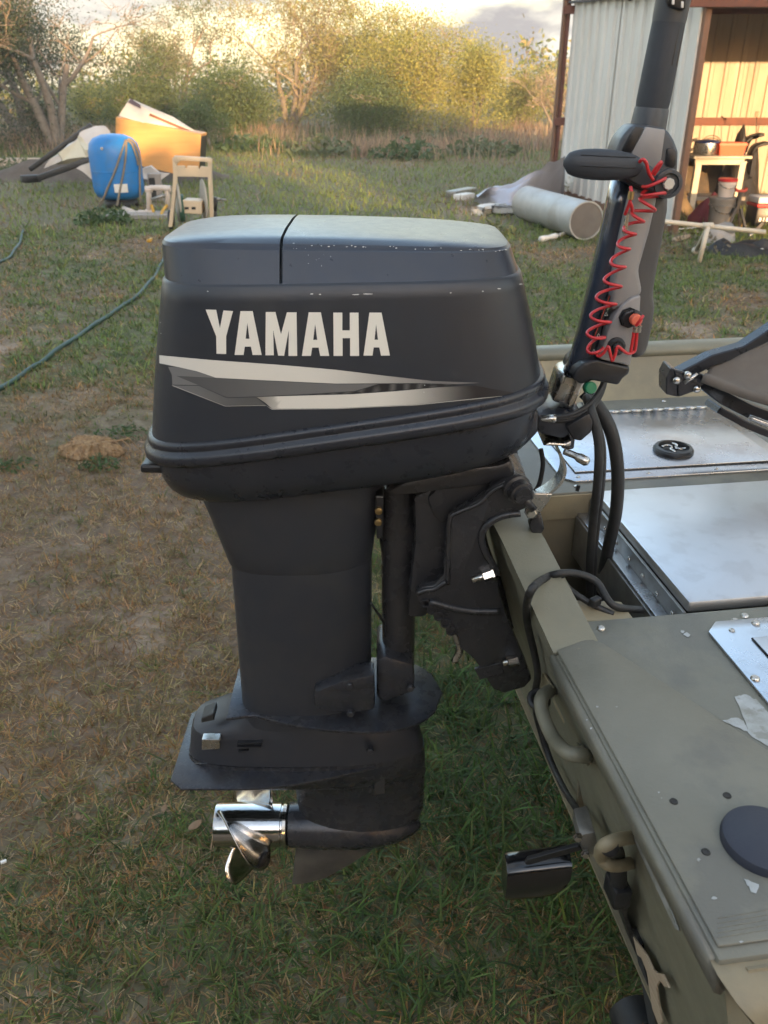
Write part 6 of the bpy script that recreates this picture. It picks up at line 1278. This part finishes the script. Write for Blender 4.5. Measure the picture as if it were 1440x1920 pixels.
bm = nbm(); pix_prism(bm, [(330, 311), (346, 311), (347, 316), (350, 316), (351, 311), (371, 312), (372, 317), (375, 317), (376, 312), (390, 313), (390, 332), (330, 331)], HY - .02, HY + .02, .003); obj('crossbar', bm, crm, rc)
grw = mat('reel_flange', (.42, .38, .32), .6, 0, (.30, .27, .23), 5, .5)
for u, rr2 in ((333, .0), (382, .12)):
    bm = nbm(); cc = hp(u, 377, .12); add_lathe(bm, cc - Vector((.012, 0, 0)), (1, .35, 0), [(0, .235), (.008, .25), (.02, .25), (.028, .235), (.028, .20), (.014, .19), (.014, .02)], 36); obj('reel_flange', bm, grw, rc, autosmooth=35)
bm = nbm(); pix_prism(bm, [(342, 375), (378, 377), (378, 402), (342, 400)], HY - .06, HY + .2, .01); dr = obj('reel_drum', bm, crm, rc)
for u in (350, 363):
    bm = nbm(); pix_prism(bm, [(u - 4, 388), (u + 4, 388), (u + 4, 393), (u - 4, 393)], HY - .0615, HY - .05); obj('drum_slot', bm, tdark, dr)
for u in (318, 400):
    bm = nbm(); add_lathe(bm, Vector((hp(u, 420).x - .03, HY + .1, .13)), (1, .1, 0), [(0, .10), (.01, .125), (.05, .125), (.06, .10)], 28); obj('wheel', bm, M['rubber'], rc, autosmooth=35)
bm = nbm(); add_tube(bm, [hp(398, 372, .1), hp(412, 374, .1)], .022, 8); add_tube(bm, [hp(412, 374, .1), hp(424, 375, .08)], .013, 8); obj('crank_handle', bm, M['alurail'], rc, smooth=True)
bm = nbm(); add_tube(bm, [hp(404, 370, .1), hp(402, 396, .1)], .03, 8); obj('crank_arm', bm, tdark, rc, smooth=True)
bm = nbm(); add_lathe(bm, hp(336, 390, .06), (1, .2, 0), [(0, .16), (.06, .16)], 24); obj('coiled_hose', bm, mat('green_coil', (.03, .09, .06), .5), rc, smooth=True)

# ------------------------------------------------------------------ yard: garden hose, stump, weeds, leaves, litter
hosem = mat('green_hose', (.016, .050, .040), .55, 0, (.03, .06, .05), 12, .6)
def lay(path, r): return [Vector((p.x, p.y, ghs(p.x, p.y) + r * .9)) for p in smooth_path([G(u, v) for u, v in path], 8)]
o = tag(obj('garden_hose', add_tube(nbm(), lay([(312, 478), (303, 496), (285, 525), (258, 556), (235, 570), (205, 592), (172, 614), (140, 640), (108, 662), (86, 678), (62, 692), (40, 708), (18, 724), (-30, 752), (-120, 790)], .016), .016, 10), hosem, None, smooth=True), 'long dark green garden hose crossing the lawn from the motor to the left edge', 'hose')
o = tag(obj('garden_hose', add_tube(nbm(), lay([(44, 436), (41, 446), (36, 462), (24, 478), (10, 490), (-15, 500), (-60, 512)], .016), .016, 8), hosem, None, smooth=True), 'short stretch of garden hose at the far left of the lawn', 'hose')
o = thing('tree_stump', G(172, 852), 'low splintered orange brown tree stump in the lawn', 'stump'); c = G(172, 846)
stm = mat('stump_wood', (.36, .24, .125), .9, 0, (.15, .09, .05), 12, .8, .7, 60, stretch=(4, 4, .6)); rr = random.Random(2)
bm = nbm(); bmesh.ops.create_icosphere(bm, subdivisions=5, radius=1.0)
for v in bm.verts:
    d = v.co.copy(); fib = mnoise.noise(Vector((d.x * 9, d.y * 9, d.z * .8))) * .26 + mnoise.noise(Vector((d.x * 24, d.y * 24, d.z * 2))) * .14; big = mnoise.noise(d * 1.6 + Vector((4, 1, 0))) * .22
    k = 1 + fib + big; z = max(-.3, min(d.z, .62 + .18 * mnoise.noise(Vector((d.x * 3, d.y * 3, 5))) + .10 * mnoise.noise(Vector((d.x * 14, d.y * 14, 2)))))
    w = (1 - max(0, d.z) ** 6) ** .3 if d.z < 1 else .2
    v.co = c + Vector((d.x * .135 * k * (.75 + .35 * (1 - abs(d.z))), d.y * .08 * k * (.75 + .35 * (1 - abs(d.z))), z * .10))
obj('stump_body', bm, stm, o, autosmooth=40)
for k in range(4):
    a = c + Vector((.05 + .03 * k, -.03 + .02 * k, .045)); bm = nbm(); add_tube(bm, [a, a + Vector((.04, .005, .01)), a + Vector((.075, .008, -.02 - .006 * k))], [.008, .006, .002], 5); obj('splinter', bm, stm, o)
def weed(u, v, r, h, n, seed, label, size=.02, pal=None, group='weed clumps in the lawn'):
    rng = np.random.default_rng(seed); c = G(u, v); bm = nbm(); root = empty('weed_clump', (c.x, c.y, 0), label, 'weed', group)
    for k in range(n):
        a = rng.uniform(0, 6.283); rad = r * math.sqrt(rng.random()); b = Vector((c.x + math.cos(a) * rad, c.y + math.sin(a) * rad * .8, ghs(c.x, c.y) + h * rng.random() * (1 - rad / r * .6))); t = Vector((rng.normal(), rng.normal(), rng.uniform(.2, .9))).normalized(); s = size * rng.uniform(.6, 1.4); side = t.cross(Vector((rng.normal(), rng.normal(), rng.normal()))).normalized()
        V = [bm.verts.new(b - t * s), bm.verts.new(b + side * s * .45 - t * s * .1), bm.verts.new(b + t * s), bm.verts.new(b - side * s * .45 - t * s * .1)]; bm.faces.new(V)
    obj('leaves', bm, pal or M['weed'], root)
    bm = nbm()
    for k in range(6):
        a = rng.uniform(0, 6.28); add_tube(bm, [Vector((c.x, c.y, 0)), Vector((c.x + math.cos(a) * r * .5, c.y + math.sin(a) * r * .4, h * .8))], .0025 * (size / .02), 4)
    obj('stems', bm, pal or M['weed'], root); return root
M['weed'] = mat('weed_leaf', (.055, .10, .035), .6, 0, (.085, .13, .045), 20, .6, trans=.25); M['weedp'] = mat('weed_pale', (.10, .135, .06), .6, 0, (.15, .16, .08), 10, .6, trans=.25)
weed(188, 872, .10, .06, 110, 1, 'green broadleaf weed in front of the stump', .013)
weed(228, 815, .14, .05, 150, 2, 'green broadleaf weed patch behind the stump', .013)
weed(30, 872, .10, .04, 90, 3, 'flat green weed patch left of the stump', .012)
weed(196, 420, .40, .26, 260, 4, 'bushy green weed in front of the blue tank', .045)
weed(25, 328, .55, .40, 220, 5, 'leafy green weed at the left end of the pale board', .06, M['weedp'])
weed(100, 332, .45, .30, 160, 6, 'sparse green weed beside the black foam rails', .05, M['weedp'])
weed(930, 440, .25, .22, 130, 7, 'green weed at the left of the drum', .035, M['weedp'])
weed(1028, 428, .18, .20, 90, 8, 'green weed growing against the drum side', .035)
weed(1092, 372, .32, .62, 240, 9, 'tall wispy dry weed against the shed wall', .035, mat('dry_weed', (.32, .27, .14), .7, 0, (.24, .21, .10), 10, .5, trans=.3))
weed(1290, 470, .45, .25, 260, 10, 'dry brown weed tangle below the pale pipe frame', .022, mat('brown_weed', (.18, .15, .10), .8, 0, (.12, .10, .06), 8, .6))
for k, (u, v) in enumerate(((605, 292), (760, 298), (905, 292), (470, 285), (830, 268))):
    weed(u, v, 1.0, .55, 300, 20 + k, ('leafy green clump in the field below the tall yellowing tree', 'leafy green clump in the field below the biggest golden tree', 'leafy green clump in the field left of the tarp', 'leafy green clump in the field right of the cabinet', 'far green clump at the foot of the yellow green tree')[k], .09, None if k % 2 else M['weedp'], 'green clumps in the far field')
for k, (u, v, s) in enumerate(((150, 1546, .012), (368, 1562, .02), (180, 1215, .014), (310, 1530, .013), (330, 1460, .012))):
    rr = random.Random(k); c = G(u, v); bm = nbm(); a = rr.uniform(0, 6.28); R = []
    ps = []
    for i in range(7):
        t = i / 6 * 2 - 1; w = s * .5 * (1 - t * t) ** .7 + .0005; d = Vector((math.cos(a), math.sin(a), 0)); q = Vector((-math.sin(a), math.cos(a), 0)); cc = c + d * t * s + Vector((0, 0, .022 + .006 * t * t)); ps.append((bm.verts.new(cc + q * w + Vector((0, 0, w * .5))), bm.verts.new(cc), bm.verts.new(cc - q * w + Vector((0, 0, w * .4)))))
    for i in range(6):
        for j in range(2): bm.faces.new((ps[i][j], ps[i + 1][j], ps[i + 1][j + 1], ps[i][j + 1]))
    solid(bm, .0006)
    tag(obj('dead_leaf', bm, M['deadleaf'] if 'deadleaf' in M else M.setdefault('deadleaf', mat('dead_leaf', (.26, .165, .095), .95, 0, (.17, .10, .055), 40, .6)), None, smooth=True), ('curled dry brown leaf on the grass, leftmost below the stump', 'largest dry brown leaf lying just left of the propeller', 'small dry brown leaf on the bare soil below the stump', 'dry brown leaf beside the largest leaf near the propeller', 'dry brown leaf lying just left of the ventilation plate')[k], 'leaf', 'dead leaves on the lawn')
bm = nbm(); c = G(10, 1627); add_box(bm, c + Vector((0, 0, .02)), (.013, .008, .005), rotm('Z', 30), .001); tag(obj('litter_scrap', bm, M['white'], None), 'tiny white scrap of litter at the left edge of the lawn', 'litter')
# ------------------------------------------------------------------ evening haze between the yard and the trees
hm = bpy.data.materials.new('evening_haze'); hm.use_nodes = True; _n = hm.node_tree.nodes; _n.remove(_n['Principled BSDF']); _v = _n.new('ShaderNodeVolumePrincipled'); _v.inputs['Color'].default_value = (.95, .93, .9, 1); _v.inputs['Density'].default_value = .0018; _v.inputs['Anisotropy'].default_value = 0.2
hm.node_tree.links.new(_v.outputs[0], _n['Material Output'].inputs['Volume'])
bm = nbm(); add_box(bm, (0, 30, 4.5), (170, 110, 11)); hz = obj('haze', bm, hm); tag(hz, kind='stuff')
